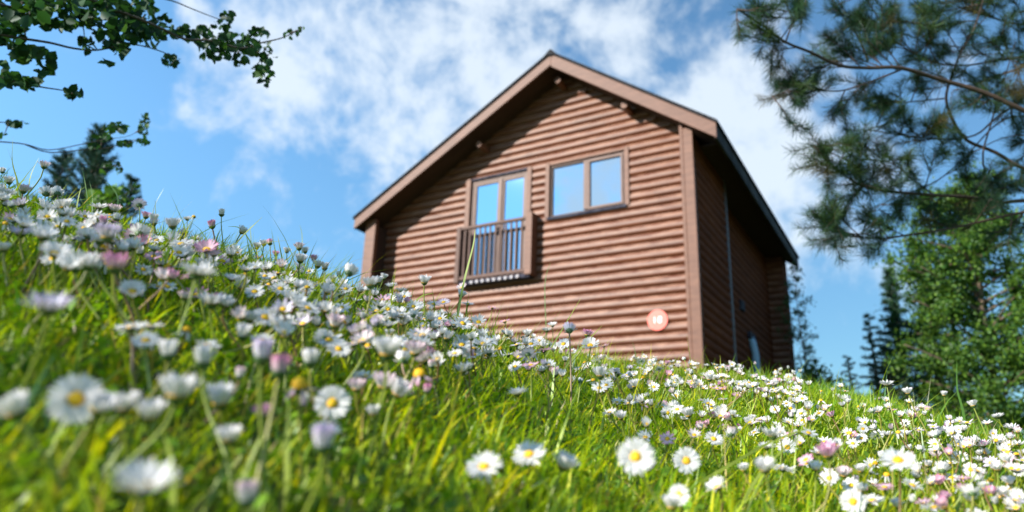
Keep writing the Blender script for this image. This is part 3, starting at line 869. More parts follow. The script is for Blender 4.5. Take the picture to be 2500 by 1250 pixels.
def facing(p, hint, jit=.16):
    v = -p.normalized(); v.z = 0; v.normalize()
    rgt = Vector((-v.y, v.x, 0)) * 1                     # points right in the picture
    rgt = Vector((1, 0, 0))
    n = Vector((0, 0, 1)) + Vector((-.12, -.06, 0))      # flowers look slightly towards the sun
    if 'k' not in hint: n += v * .38
    for ch in hint:
        n += {'u': Vector((0, 0, .5)), 'l': -rgt * .55, 'r': rgt * .55, 'f': v * .75, 'F': v * 3.2, 'k': -v * .75}.get(ch, Vector((0, 0, 0)))
    n += Vector((random.gauss(0, jit), random.gauss(0, jit), 0))
    return n.normalized()

def stem_pts(hp, n, R, g):
    lean = min(g * .5, .03)
    bx = hp.x + random.gauss(0, 1) * lean * .6 - n.x * min(g, .05) * .5
    by = hp.y + random.gauss(0, 1) * lean * .5 - n.y * min(g, .05) * .5
    base = Vector((bx, by, Hs(bx, by)))
    top = hp - n * R * .24
    c1 = base + Vector((0, 0, (top.z - base.z) * .45)); c2 = top - n * max((top - base).length * .35, R)
    pts = []
    for i in range(7):
        t = i / 6
        pts.append(base * (1 - t) ** 3 + c1 * 3 * t * (1 - t) ** 2 + c2 * 3 * t * t * (1 - t) + top * t ** 3)
    return base, pts

def tube_np(pts, r0, r1, n=5):
    mb = MB().tube(pts, [r0 + (r1 - r0) * i / (len(pts) - 1) for i in range(len(pts))], n)
    return mb
def stem_col():
    u = random.random()
    return (.24, .30, .035) if u < .55 else ((.33, .31, .06) if u < .85 else (.26, .16, .07))
STEMM = [None] * 3

def place_daisy(px, py, diam, kind, hint, tint, tall=.085):
    p, g, y = solve(px, py, diam, kind, tall)
    if diam:
        R = min(max((1.14 if px < 1500 else 1.0) * diam * y / F_PX / WF[kind], .0072), .0175)
    else: R = random.uniform(.0075, .0105) * (1 if px < 1500 else .84)
    n = facing(p, hint)
    return dict(px=px, py=py, p=p, g=g, y=y, R=R, n=n, kind=kind, tint=tint, hint=hint, size=R * WF[kind] / y * F_PX)

def build_daisy(d, label):
    hp, n, R = d['p'], d['n'], d['R']
    base, pts = stem_pts(hp, n, R, d['g'])
    e = empty('daisy', base)
    tag(e, label, 'daisy', 'daisies on the grassy bank')
    rr = (.00062 + random.random() * .0003)
    mb = tube_np([q_ - base for q_ in pts], rr * 1.25, rr)
    c = stem_col()
    me = np_mesh('stem', np.array(mb.v), [np.array([f for f in mb.f if len(f) == 4])], np.tile(np.array(c), (len(mb.v), 1)), smooth=True)
    link('stem', me, M['stem'], e)
    q_ = Vector((0, 0, 1)).rotation_difference(n) @ Quaternion((0, 0, 1), random.random() * 6.28)
    parts = [('petals', head(d['kind'], d['tint'], random.randrange(3)), M['petal']), ('bracts', BRACT, M['bract'])]
    if d['kind'] != 'b': parts.append(('flower_centre', DISC[d['kind']], M['disc']))
    for nm, me, mt in parts:
        o = link(nm, me, mt, e); o.location = hp - base; o.rotation_mode = 'QUATERNION'; o.rotation_quaternion = q_
        o.scale = (R, R, R * random.uniform(.9, 1.1))
    return e

# px, py, seen width (photo pixels), kind, facing, tint
#  kinds: c half-open cup, o open, s open seen edge-on, b bud, y yellow centre with dropped petals
DAISIES = '''
107 408 28 c u p;6 420 14 b u w;22 446 28 c u w;14 474 46 s u w;57 467 33 c u p;112 474 32 c k w;140 474 32 c k w;109 507 44 s r w
158 506 42 c u w;146 530 24 c f P;212 519 14 y u w;241 508 40 s u w;279 516 32 c u p;211 556 22 b u P;210 582 42 c l w;262 580 62 c u v
340 502 34 s k v;356 530 26 c u P;375 538 28 c u w;340 572 50 s kr w;382 586 36 o f w;50 572 58 s u v;105 578 64 s f w;130 632 52 o f w
188 643 62 s rk w;280 655 66 c u P;278 622 17 y u w;335 630 26 c r w;375 626 40 o lf P;217 632 22 b u p;120 755 108 s u v;8 610 34 c u w
422 553 40 c u w;438 580 28 c r v;457 536 22 s u w;473 530 11 y u w;518 553 20 b u P;541 524 17 b u w;480 583 28 o f v;590 567 28 c r w
447 623 40 c rk w;505 610 54 s lf P;543 638 48 o uf P;412 655 22 y l w;480 670 84 s u w;565 682 38 s r w;627 605 24 c u w;644 597 24 c u w
659 595 15 b u P;673 622 20 c u P;590 628 24 o f w;603 637 22 o f w;646 675 22 c f p;700 615 20 c u w;730 607 26 c u p;733 637 34 c u w;745 615 22 c u w
622 712 46 o f w;685 705 44 o f w;743 708 46 s f w;800 718 42 o f w;610 782 40 c u w;690 785 46 s u w;742 758 54 s u w;740 784 40 c u w
515 742 70 s u w;450 728 30 c u p;775 650 30 c u w;793 655 28 c u w;766 635 22 c u P;851 668 38 c rk w;811 683 22 c u w;828 673 13 b u w
848 716 26 c u w;905 697 42 c u w;922 690 32 c u w;936 680 22 c u w;955 700 30 s u w;980 712 28 s u w;985 725 38 o f w;1036 690 33 c u w
1021 747 34 o f w;1058 743 32 o fu w;1083 738 32 o fu v;1125 722 26 c r w;1128 703 26 s l p;992 783 48 s u w;1033 797 38 o u w;1022 817 56 o u w
976 833 36 o f w;950 820 27 c u w;890 817 46 s k v;866 838 50 o lu p;817 795 46 c u p;885 776 17 b u w;1062 785 26 c u w;1130 790 44 o fr w
1112 802 26 c u w;1118 773 28 o f w;1153 805 21 o f w;1178 808 34 o u v;1142 742 30 o u w;1126 832 42 o k w;1090 828 40 c u w;1111 863 36 o fu w
1144 857 38 o fF w;1143 902 28 c u w;945 865 74 c u w;982 882 40 c k w;1013 862 52 c u p;1036 882 46 c l p;893 920 60 o u w;1025 918 34 y u P
1053 895 16 b u p;1202 752 26 o u P;1232 785 28 o u P;1240 822 28 o fl w;1287 818 24 c u w;1296 840 40 o fu w;1300 862 18 y f w;1328 856 40 o u P
1316 832 30 o f w;1240 867 36 o u w;1220 853 16 y u w;1258 895 30 o f w;1376 840 34 o f w;1441 844 38 s f w;1474 845 26 o u P;1433 818 28 c u P
1390 808 32 c k v;1349 795 24 s u w;1335 808 24 s u w;1420 900 36 o u w;1465 918 38 c u w;1507 914 18 b u w;1532 916 36 o lu v;1492 918 13 y u w
1571 923 13 y u w;1550 943 32 c u w;1550 977 32 o fu w;1265 962 46 s u w;1488 1007 34 o u w;1516 1020 32 c u w;1592 985 22 c u w;1325 905 36 s u w
1355 915 20 b u p;1387 865 20 c u P;1648 922 21 o f w;1732 927 28 c u w;1762 932 26 o u v;1645 945 26 s u w;1655 970 13 y u w;1630 1008 34 o fF w
1650 998 22 c u w;1681 1015 36 c u w;1712 1038 22 o f P;1742 1020 28 c u P;1765 1042 24 o u P;1737 997 24 o f w;1743 1072 46 o rf w;1806 1053 20 c u w
1836 1024 22 c u w;1892 1000 26 o f w;1858 1027 24 o u v;1800 965 26 o u P;1765 975 22 o u v;1716 978 26 o u v;1930 997 32 o f w;1955 1010 30 o f w
1958 1026 20 o f w;1887 1065 62 s u w;1922 1092 48 o f w;1872 1093 40 s u w;1868 1147 56 c u w;1912 1145 62 o u w;1927 1062 24 o u P;1676 1125 66 o F w
1552 1115 92 o F w;1182 1140 80 o fu w;1292 1110 74 o uf w;1375 1140 56 c r w;1658 1208 36 o F w;1640 1238 52 c u w;1752 1190 52 s l w;1816 1148 24 c u w
2193 1124 80 o fu w;2022 1112 58 c u P;2083 1225 60 o fF w;2130 1222 58 o u w;2228 1185 48 o r w;2282 1240 62 o u w;2160 1190 42 o u P;2060 1160 40 c u p
2078 1185 38 o f w;2025 1168 46 o f w;2305 1218 30 c u P;2140 1005 28 o u w;2107 1047 26 o f w;2103 1070 24 o f w;2143 1062 26 o f w;2166 1062 32 s u w
2210 1062 34 s u w;2280 1060 34 o u P;2243 1050 26 o u p;2324 1030 38 o u w;2217 960 28 c u w;2165 940 36 s u w;2147 973 28 o u w;2305 965 20 c u w
2376 991 27 c u w;2437 1018 28 s u w;2470 1046 34 s u w;2413 1062 32 o u p;2320 1055 40 s u w;2350 1050 34 s u w;2368 1075 38 o u v;2340 1080 36 s u w
2400 1088 40 s u w;2440 1080 36 s u w;2263 997 24 o u P;2230 1018 26 c u P;2268 1022 28 o f w;2342 1116 38 o f w;2285 1115 28 c u p;2265 1137 26 c u w
2300 1150 36 c k w;2292 1180 34 c u P;2350 1170 36 o u P;2395 1160 30 c u w;2370 1147 24 o F w;2488 1148 30 o f w;2465 1180 32 c u w;2418 1175 15 y u w
2344 1190 13 y u w;2403 1192 30 c u w;2420 1206 28 c u P;2450 1208 30 c u w;2368 1222 24 c u w;2238 1165 22 c u w;2102 1150 20 c u w;2137 1132 12 y u w
2165 1160 15 y u w;2312 1112 14 y u w;2190 1236 30 c u w;185 975 112 o Fr w;238 1000 72 c r w;305 1000 72 c u w;365 1020 68 c u w;42 1010 90 c l w
430 968 92 c u w;537 985 74 c u w;558 1075 62 c u w;350 1195 142 s u w;322 800 70 o u w;356 832 62 o uf w;368 798 40 o u w;411 868 44 b u w
496 885 46 b u w;508 842 40 o u w;455 808 26 y u w;593 820 36 b u w;603 1222 50 b u p;640 830 55 o uf w;640 875 50 b u v;682 908 50 b u P
757 885 40 b u w;732 945 42 y u P;812 985 78 o fF w;795 1050 50 o uf w;790 1090 56 b u v;738 988 30 b u w;640 1015 46 c u P;585 920 24 b u p
790 828 44 s k w;935 945 58 c u p;970 962 60 c r w;1042 955 18 b u P;870 950 44 c u p;912 1012 32 c u w;1960 960 20 o u w;1925 920 22 o f w
'''
heroes = []
for row in DAISIES.replace('\n', ';').split(';'):
    f = row.split()
    if len(f) != 6: continue
    x_, y_ = float(f[0]), float(f[1])
    near_crest = y_ < np.interp(x_, [0, 600, 1200, 1500, 1900, 2500], [500, 620, 820, 890, 930, 1060])
    heroes.append(place_daisy(x_, y_, float(f[2]), f[3], f[4], f[5], .11 if near_crest else .075))

# the unlisted ones that fill the drifts
FILL = [(1500, 2500, 0, 130, 250), (1540, 1960, -12, 60, 170), (860, 1500, 0, 85, 160), (0, 860, 5, 110, 190), (100, 900, 100, 190, 60), (1950, 2500, 120, 250, 55), (1560, 1960, 100, 190, 40), (850, 1250, 60, 150, 25)]
CRX = [0, 300, 600, 900, 1200, 1500, 1900, 2200, 2500]; CRY = [445, 520, 605, 700, 795, 872, 905, 970, 1050]
fills = []
for (x0, x1, d0, d1, n_) in FILL:
    for _ in range(n_):
        px = random.uniform(x0, x1); py = float(np.interp(px, CRX, CRY)) + d0 + (d1 - d0) * random.random()
        if py > 1262 or px > 2520: continue
        if math.sin(px * .021) * math.sin(py * .05 + px * .009) < -.35 and random.random() < .7: continue
        kind = random.choices('cosby', (40, 18, 26, 9, 7))[0]
        tint = random.choices(('w', 'p', 'P', 'v'), (74, 12, 7, 7))[0]
        hint = random.choices(('u', 'f', 'l', 'r', 'uf', 'k'), (30, 22, 10, 12, 20, 6))[0]
        d = place_daisy(px, py, 0, kind, hint, tint)
        if d['g'] > .075: continue
        fills.append(d)
fills.sort(key=lambda d: -d['size'])
nh = 298 - len(heroes)
indiv = heroes + fills[:nh]
stuff = fills[nh:]

# ---- what each daisy looks like and where it can be found
def crest_y(x): return float(np.interp(x, CRX, CRY))
def region(x, y):
    dy = y - crest_y(x)
    if dy < 75:
        if x < 260: return 'on the crest at far left'
        if x < 560: return 'on the crest under open sky'
        if x < 880: return 'on the crest left of the cabin'
        if x < 1110: return 'on the crest below the cabin\'s left corner'
        if x < 1340: return 'on the crest below the balcony'
        if x < 1560: return 'on the crest below the window'
        if x < 1730: return 'on the crest below the number sign'
        if x < 1960: return 'on the crest below the shaded wall'
        if x < 2250: return 'on the crest before the conifers'
        return 'on the crest before the leafy tree'
    if x < 600:
        return 'on dark grass at left' if y < 900 else 'in the lower left foreground'
    if x < 1080:
        return 'in the crowded patch left of centre' if y < 880 else 'in the lower foreground left of centre'
    if x < 1450:
        return 'below the balcony on open grass' if y < 1060 else 'on bright grass at bottom centre'
    if x < 1800:
        return 'on the slope below the number sign' if y < 1090 else 'in the foreground right of centre'
    if x < 2120:
        return 'on the slope right of the cabin' if y < 1050 else 'in the lower right clump'
    return 'in the drift under the leafy tree' if y < 1130 else 'in the lower right corner drift'
KD = {'c': 'half-open', 'o': 'open', 's': 'flat edge-on', 'b': 'closed', 'y': 'bare'}
TD = {'w': 'white', 'p': 'pink-tipped', 'P': 'deep pink', 'v': 'lilac-tinged'}
def look(d):
    w = []
    s = d['size']
    if s > 60: w.append('large blurred')
    elif s < 22: w.append('tiny')
    if d['kind'] == 'y': w.append('yellow daisy centre with shed petals')
    elif d['kind'] == 'b': w += [TD[d['tint']], 'closed daisy bud']
    else:
        w += [TD[d['tint']], KD[d['kind']], 'daisy']
        h = d['hint']
        if 'F' in h: w.append('facing us')
        elif 'k' in h: w.append('seen from behind')
        elif 'l' in h: w.append('leaning left')
        elif 'r' in h: w.append('leaning right')
    return ' '.join(w)
groups = {}
for d in indiv: groups.setdefault(look(d) + ' ' + region(d['px'], d['py']), []).append(d)
ORD = ['leftmost', 'second from left', 'third from left', 'fourth from left', 'fifth from left', 'sixth from left', 'seventh from left', 'eighth from left', 'ninth from left', 'tenth from left', 'eleventh from left', 'twelfth from left', 'thirteenth from left']
for base_, ds in groups.items():
    ds.sort(key=lambda d: d['px'])
    for k, d in enumerate(ds):
        lab = base_
        if len(ds) == 2: lab = base_ + ', ' + ('left one' if k == 0 else 'right one')
        elif len(ds) > 2: lab = base_ + ', ' + (('rightmost' if k == len(ds) - 1 else ORD[k]) if k < len(ORD) else 'far right')
        build_daisy(d, lab)

# ---- the small far ones, past the largest three hundred, as one mesh
SV, SF4, SF3, SCOL, SM4, SM3 = [], [], [], [], [], []
so = 0
def merge(me, mtx, mi, colscale=1):
    global so
    n = len(me.vertices); co = np.empty(n * 3, np.float32); me.vertices.foreach_get('co', co); co = co.reshape(-1, 3)
    R3 = np.array(mtx.to_3x3()); T3 = np.array(mtx.translation)
    SV.append(co @ R3.T + T3)
    ca = np.empty(n * 4, np.float32); me.color_attributes['Col'].data.foreach_get('color', ca); SCOL.append(ca.reshape(-1, 4)[:, :3])
    for p in me.polygons:
        v = [so + i for i in p.vertices]
        if len(v) == 4: SF4.append(v); SM4.append(mi)
        elif len(v) == 3: SF3.append(v); SM3.append(mi)
    so += n
LOWH = {}
lowdisc = dome('disc_low', .31, .17, 0, 2, 7, YEL, ORG); lowb = bract_mesh(True)
for d in stuff:
    key = (d['kind'], d['tint'], random.randrange(2))
    if key not in LOWH: LOWH[key] = petal_mesh(*key, low=True)
    base, pts = stem_pts(d['p'], d['n'], d['R'], d['g'])
    q_ = Vector((0, 0, 1)).rotation_difference(d['n']) @ Quaternion((0, 0, 1), random.random() * 6.28)
    mt = Matrix.LocRotScale(d['p'], q_, Vector((d['R'],) * 3))
    merge(LOWH[key], mt, 0)
    if d['kind'] != 'b': merge(lowdisc, mt, 1)
    merge(lowb, mt, 2)
    mb = tube_np(pts, .001, .0008, 3)
    me = np_mesh('s', np.array(mb.v), [np.array([f for f in mb.f if len(f) == 4])], np.tile(np.array(stem_col()), (len(mb.v), 1)))
    merge(me, Matrix.Identity(4), 3)
sm_ = np_mesh('distant_daisies', np.concatenate(SV), [np.array(SF4), np.array(SF3)], np.concatenate(SCOL), mat_idx=SM4 + SM3)
tag(link('distant_daisies', sm_, [M['petal'], M['disc'], M['bract'], M['stem']]), 'dense carpet of small far-off daisies filling the drifts along the bank', 'daisies', kind='stuff')

# ------------------------------------------------------------------ trees
def leaves_np(pos, dirs, size, col, fold=.15, wide=.32):
    """ovate leaves: pos, dirs (n,3), size (n,)"""
    n = len(pos)
    f = dirs / np.linalg.norm(dirs, axis=1)[:, None]
    rnd = rng.normal(0, 1, (n, 3)); s = np.cross(f, rnd); s /= np.linalg.norm(s, axis=1)[:, None] + 1e-9
    u = np.cross(f, s)
    sh = [(0, 0, 0), (.3, wide, fold), (.68, wide * 1.05, fold), (1, 0, -.08), (.68, -wide * 1.05, fold), (.3, -wide, fold)]
    V = np.stack([pos + size[:, None] * (f * a + s * b + u * c) for a, b, c in sh], 1)
    b0 = np.arange(n)[:, None] * 6
    Q = np.concatenate([b0 + np.array([[0, 1, 2, 3]]), b0 + np.array([[0, 3, 4, 5]])], 0)
    return V.reshape(-1, 3), Q, np.repeat(col, 6, 0)

def bez(p0, p1, bow, k=6):
    m = (p0 + p1) / 2 + bow
    return [p0 * (1 - t) ** 2 + m * 2 * t * (1 - t) + p1 * t * t for t in [i / k for i in range(k + 1)]]

def smooth_path(P, k=4):
    """Catmull-Rom through the points"""
    out = []
    n = len(P)
    for i in range(n - 1):
        a, b, c, d = P[max(i - 1, 0)], P[i], P[i + 1], P[min(i + 2, n - 1)]
        for j in range(k):
            t = j / k
            out.append(.5 * ((2 * b) + (c - a) * t + (2 * a - 5 * b + 4 * c - d) * t * t + (3 * b - a - 3 * c + d) * t ** 3))
    out.append(P[-1])
    return out

def rand_unit():
    v = Vector((random.gauss(0, 1), random.gauss(0, 1), random.gauss(0, 1))); return v.normalized()

# ---- hawthorn-like tree overhanging from the left; trunk outside the frame
ht = empty('overhanging_tree', (-2.45, 1.15, Hs(-2.45, 1.15)))
tag(ht, 'dark leafy tree reaching in from the upper left with small rounded leaves', 'tree', None)
org = Vector(ht.location)
trunk_pts = [Vector((0, 0, -.1)), Vector((.05, .02, .5)), Vector((.02, .06, 1.1)), Vector((.12, .05, 1.7)), Vector((.1, .1, 2.3)), Vector((.2, .1, 2.9))]
b = MB().tube(trunk_pts, [.11, .095, .085, .07, .05, .02], 10); b.build('trunk', M['bark'], ht, smooth=True)
HL = [  # (depth start, depth end, [px..]), drawn from the trunk side to the tip
    (1.35, 1.75, [(-500, -100), (-200, -20), (0, 12), (60, 35), (120, 50), (200, 58), (290, 66), (340, 55)], .011),
    (1.45, 1.85, [(-300, -160), (0, -60), (180, -20), (260, 18), (330, 42), (400, 72), (450, 95), (520, 100), (590, 118), (640, 104), (690, 92), (735, 70)], .009),
    (1.7, 1.9, [(200, -60), (330, -20), (420, 2), (470, 22), (540, 48), (560, 40)], .005),
    (1.4, 1.7, [(-300, 60), (-60, 75), (40, 92), (120, 104), (180, 118), (240, 122), (320, 108), (400, 128), (430, 150)], .007),
    (1.4, 1.65, [(-300, 170), (-80, 180), (0, 190), (60, 205), (110, 214), (160, 222), (200, 236)], .006),
    (1.9, 2.3, [(-400, 330), (-100, 340), (0, 346), (60, 352), (120, 366), (200, 352), (260, 340), (320, 330), (355, 300)], .0042),
    (2.0, 2.3, [(60, 352), (120, 372), (200, 366), (260, 362), (330, 345), (352, 350)], .004),
    (1.9, 2.2, [(-200, 300), (-20, 298), (30, 300), (60, 296)], .004),
    (1.8, 1.9, [(590, 118), (630, 130), (640, 160), (650, 200)], .004),
    (2.1, 2.3, [(200, 400), (250, 410), (290, 402), (300, 415)], .003),
    (2.1, 2.3, [(220, 520), (280, 490), (310, 470), (335, 455)], .003),
]
hb = MB(); hpaths = []
for (ya, yb, pl, r0) in HL:
    n = len(pl)
    P = [at(x, y, ya + (yb - ya) * i / (n - 1)) for i, (x, y) in enumerate(pl)]
    S_ = smooth_path(P)
    hpaths.append(S_)
    hb.tube([p - org for p in S_], [r0 * .6 * (1 - .75 * i / (len(S_) - 1)) for i in range(len(S_))], 6)
for (ya, yb, pl, r0) in HL[:2] + HL[3:6] + HL[7:8]:           # tie each limb back to the trunk
    p = at(pl[0][0], pl[0][1], ya)
    root = org + Vector((.1, .08, max(.5, p.z - org.z - .15)))
    hb.tube([q_ - org for q_ in bez(root, p, Vector((0, 0, .05)))], [r0 * 1.8, r0 * 1.6, r0 * 1.5, r0 * 1.35, r0 * 1.2, r0 * 1.1, r0], 6)
hang = []
for (a_, b_, ya) in (((200, 400), (120, 366), 2.1), ((220, 520), (60, 460), 2.1)):
    pass
CL = [  # leaf clusters: px, py, rx, ry, count, depth, leaf length
    (40, 20, 70, 45, 60, 1.5, .030), (150, 25, 80, 45, 80, 1.55, .030), (260, 40, 60, 50, 70, 1.6, .030), (20, 85, 40, 30, 26, 1.5, .03),
    (345, 25, 40, 32, 30, 1.7, .028), (390, 65, 32, 26, 24, 1.75, .028), (285, 105, 30, 22, 18, 1.6, .032), (60, 130, 40, 22, 14, 1.55, .036),
    (110, 155, 25, 32, 12, 1.6, .036), (266, 152, 16, 14, 3, 1.5, .052), (312, 132, 16, 9, 2, 1.5, .048), (215, 110, 30, 22, 12, 1.6, .026),
    (20, 195, 26, 18, 12, 1.5, .03), (75, 205, 25, 12, 12, 1.55, .027), (180, 226, 20, 12, 12, 1.6, .024), (4, 160, 10, 24, 4, 1.5, .036),
    (455, 82, 34, 18, 24, 1.8, .027), (520, 92, 48, 34, 46, 1.8, .028), (585, 122, 46, 40, 46, 1.85, .028), (632, 110, 34, 40, 26, 1.85, .027),
    (556, 38, 18, 14, 9, 1.9, .026), (545, 55, 22, 12, 9, 1.9, .026), (640, 178, 26, 24, 22, 1.85, .026), (655, 205, 12, 10, 5, 1.85, .024),
    (496, 140, 6, 8, 2, 1.8, .028), (418, 146, 22, 16, 14, 1.8, .024), (705, 84, 22, 10, 6, 1.85, .023), (735, 68, 8, 8, 3, 1.85, .022),
    (340, 75, 34, 20, 22, 1.7, .028), (655, 135, 20, 18, 7, 1.85, .026), (530, 132, 22, 18, 10, 1.82, .028), (355, 100, 40, 16, 14, 1.7, .026),
    (40, 300, 26, 8, 15, 2.1, .025), (2, 330, 12, 8, 5, 2.1, .025), (282, 312, 28, 14, 22, 2.2, .024), (250, 335, 22, 10, 12, 2.2, .024),
    (352, 305, 12, 32, 20, 2.3, .024), (345, 345, 16, 8, 9, 2.3, .024), (305, 350, 18, 8, 9, 2.25, .024), (225, 355, 18, 8, 7, 2.2, .024),
    (270, 402, 26, 8, 9, 2.2, .024), (292, 415, 14, 8, 5, 2.2, .024), (300, 488, 26, 18, 13, 2.2, .024), (333, 458, 10, 12, 6, 2.3, .024),
    (-150, 20, 90, 60, 60, 1.4, .03), (-160, 150, 90, 50, 36, 1.4, .03), (-120, 330, 80, 40, 30, 1.9, .026), (100, -70, 200, 40, 90, 1.6, .03), (400, -50, 90, 25, 30, 1.8, .028),
]
LP, LD, LS, LCc = [], [], [], []
allp = [p for S_ in hpaths for p in S_]
for (cx_, cy_, rx_, ry_, cnt, dep, ll) in CL:
    if cnt > 5: cnt = int(cnt * 1.7); ll *= 1.18 if cx_ < 420 and cy_ < 240 else 1.08
    cen = at(cx_, cy_, dep)
    near = min(allp, key=lambda p: (Vector(topx(p)) - Vector((cx_, cy_))).length)
    k = 0
    nt_ = max(1, cnt // 9)
    for j in range(nt_):
        a = random.random() * 6.28; rr = math.sqrt(random.random()) * .8
        tip = at(cx_ + rx_ * rr * math.cos(a), cy_ + ry_ * rr * math.sin(a), dep + random.gauss(0, .05))
        src = min(allp, key=lambda p: (p - tip).length)
        tw = bez(src, tip, Vector((0, 0, random.uniform(-.01, .02))), 4)
        if (src - tip).length < .055: hb.tube([p - org for p in tw], [.0022, .0018, .0015, .0012, .0008], 4)
    for j in range(cnt):
        a = random.random() * 6.28; rr = math.sqrt(random.random())
        p = at(cx_ + rx_ * rr * math.cos(a), cy_ + ry_ * rr * math.sin(a), dep + random.gauss(0, .07))
        d = (p - near).normalized() * .6 + rand_unit() * .9 + Vector((.1, -.1, -.35))
        s_ = ll * random.uniform(.62, 1.15)
        LP.append(p - org - d.normalized() * s_ * .5); LD.append(d); LS.append(s_)
        c = Vector((.020, .060, .018)) * random.uniform(.6, 1.3)
        if random.random() < .14: c = Vector((.05, .11, .02))
        LCc.append(c)
for k in range(5):  # unseen low limbs, added so their leaves shade the lower-left grass
    a0 = Vector((-2.42, 1.15, 1.0 + .12 * k)); a1 = Vector((-2.10 + .05 * k, -.36 - .12 * (k % 3), .82 + .09 * k))
    P = bez(a0, a1, Vector((.1, 0, .12)), 8)
    hb.tube([p - org for p in P], [.010 - .001 * j for j in range(9)], 5)
    for j in range(300):
        p = P[random.randint(3, 8)] + rand_unit() * abs(random.gauss(0, .13)); d = rand_unit() + Vector((0, 0, -.3)); s_ = .036 * random.uniform(.7, 1.2)
        LP.append(p - org); LD.append(d); LS.append(s_); LCc.append(Vector((.020, .060, .018)) * random.uniform(.6, 1.3))
hb.build('branches', M['twig_dark'], ht, smooth=True)
v_, q_, c_ = leaves_np(np.array([tuple(p) for p in LP]), np.array([tuple(p) for p in LD]), np.array(LS), np.array([tuple(c) for c in LCc]), .08, .29)
link('leaves', np_mesh('leaves', v_, [q_], c_), M['leaf'], ht)

# ---- Scots pine on the right; trunk outside the frame
pt = empty('pine_tree', (3.55, 3.1, Hs(3.55, 3.1)))
tag(pt, 'scots pine whose needle-covered limbs reach in from the upper right', 'tree')
porg = Vector(pt.location)
b = MB().tube([Vector((0, 0, -.1)), Vector((.03, 0, .8)), Vector((0, .04, 1.7)), Vector((.06, .05, 2.6)), Vector((.02, .02, 3.6)), Vector((.05, 0, 4.6))],
              [.16, .145, .13, .10, .07, .02], 12)
b.build('trunk', M['bark'], pt, smooth=True)
PL = [
    (2.9, 2.5, [(2900, 380), (2640, 330), (2500, 270), (2400, 225), (2300, 196), (2200, 166), (2120, 166), (2050, 160), (1980, 128), (1918, 103), (1870, 68), (1800, 22)], .021),
    (3.1, 2.8, [(2900, 520), (2620, 450), (2500, 412), (2430, 372), (2360, 342), (2325, 290), (2310, 240), (2322, 190), (2345, 130), (2378, 70), (2400, 0)], .017),
    (3.1, 2.6, [(2900, 500), (2640, 492), (2500, 490), (2440, 494), (2370, 482), (2280, 476), (2200, 470), (2130, 462), (2080, 440), (2030, 400), (1985, 355)], .017),
    (3.0, 2.7, [(2850, 500), (2640, 505), (2500, 518), (2400, 540), (2320, 558), (2230, 572), (2150, 582), (2090, 576), (2040, 556), (1985, 522)], .011),
    (3.0, 2.8, [(2310, 240), (2250, 246), (2200, 250), (2160, 240), (2110, 238)], .005),
    (2.7, 2.6, [(2200, 170), (2150, 190), (2100, 208), (2050, 222), (1990, 220), (1940, 222), (1885, 235)], .006),
    (2.6, 2.5, [(1918, 103), (1930, 70), (1950, 35), (1968, 5)], .005),
    (3.0, 2.8, [(2120, 150), (2095, 90), (2050, 30), (2020, -30)], .008),
    (3.0, 2.8, [(2500, 240), (2430, 290), (2380, 330), (2300, 340), (2200, 330), (2120, 318), (2070, 320)], .007),
    (3.2, 2.9, [(2700, 330), (2500, 285), (2440, 300), (2400, 335), (2360, 380), (2290, 440), (2220, 470), (2150, 500), (2120, 530)], .006),
    (3.1, 2.9, [(2700, 60), (2500, 60), (2430, 45), (2350, 20), (2280, -20)], .009),
    (3.0, 2.8, [(2600, 120), (2500, 140), (2420, 150), (2350, 160), (2270, 150), (2200, 110), (2150, 60)], .008),
    (3.2, 2.9, [(2700, 420), (2560, 350), (2500, 330), (2440, 340), (2380, 370)], .006),
    (3.3, 3.0, [(2900, 600), (2700, 600), (2560, 560), (2440, 530), (2380, 470)], .008),
    (2.9, 2.7, [(2280, 476), (2230, 440), (2180, 400), (2120, 390), (2060, 388)], .005),
    (3.0, 2.9, [(2450, 520), (2400, 400), (2420, 300), (2450, 200), (2480, 100)], .007),
]
pb = MB(); ppaths = []
for (ya, yb, pl, r0) in PL:
    n = len(pl)
    P = [at(x, y, ya + (yb - ya) * i / (n - 1) + .02 * math.sin(i * 2.1)) for i, (x, y) in enumerate(pl)]
    S_ = smooth_path(P)
    ppaths.append(S_)
    pb.tube([p - porg for p in S_], [r0 * .56 * (1 - .8 * i / (len(S_) - 1)) + .0012 for i in range(len(S_))], 7)
    if pl[0][0] > 2600:
        root = porg + Vector((0, 0, max(.8, P[0].z - porg.z + .1)))
        pb.tube([q2 - porg for q2 in bez(root, P[0], Vector((0, 0, .03)))], [r0 * 1.5 - r0 * .08 * i for i in range(7)], 7)
pall = [p for S_ in ppaths for p in S_]
NP, ND, NL, NC = [], [], [], []
def needles(path, dens, length, col0):
    """pairs of needles set round a shoot"""
    for a, c in zip(path, path[1:]):
        seg = c - a; L = seg.length
        if L < 1e-5: continue
        d = seg.normalized(); o1 = d.orthogonal().normalized(); o2 = d.cross(o1)
        for _ in range(int(dens * L) + (random.random() < (dens * L) % 1)):
            t = random.random(); th = random.random() * 6.28
            out = (o1 * math.cos(th) + o2 * math.sin(th))
            nd = (d * random.uniform(.35, 1.1) + out * random.uniform(.6, 1.0)).normalized()
            NP.append(a + seg * t); ND.append(nd); NL.append(length * random.uniform(.7, 1.15)); NC.append(col0 * random.uniform(.6, 1.35))
SHOOT_COL = [Vector((.024, .062, .022)), Vector((.038, .076, .018)), Vector((.016, .046, .022)), Vector((.08, .07, .022))]
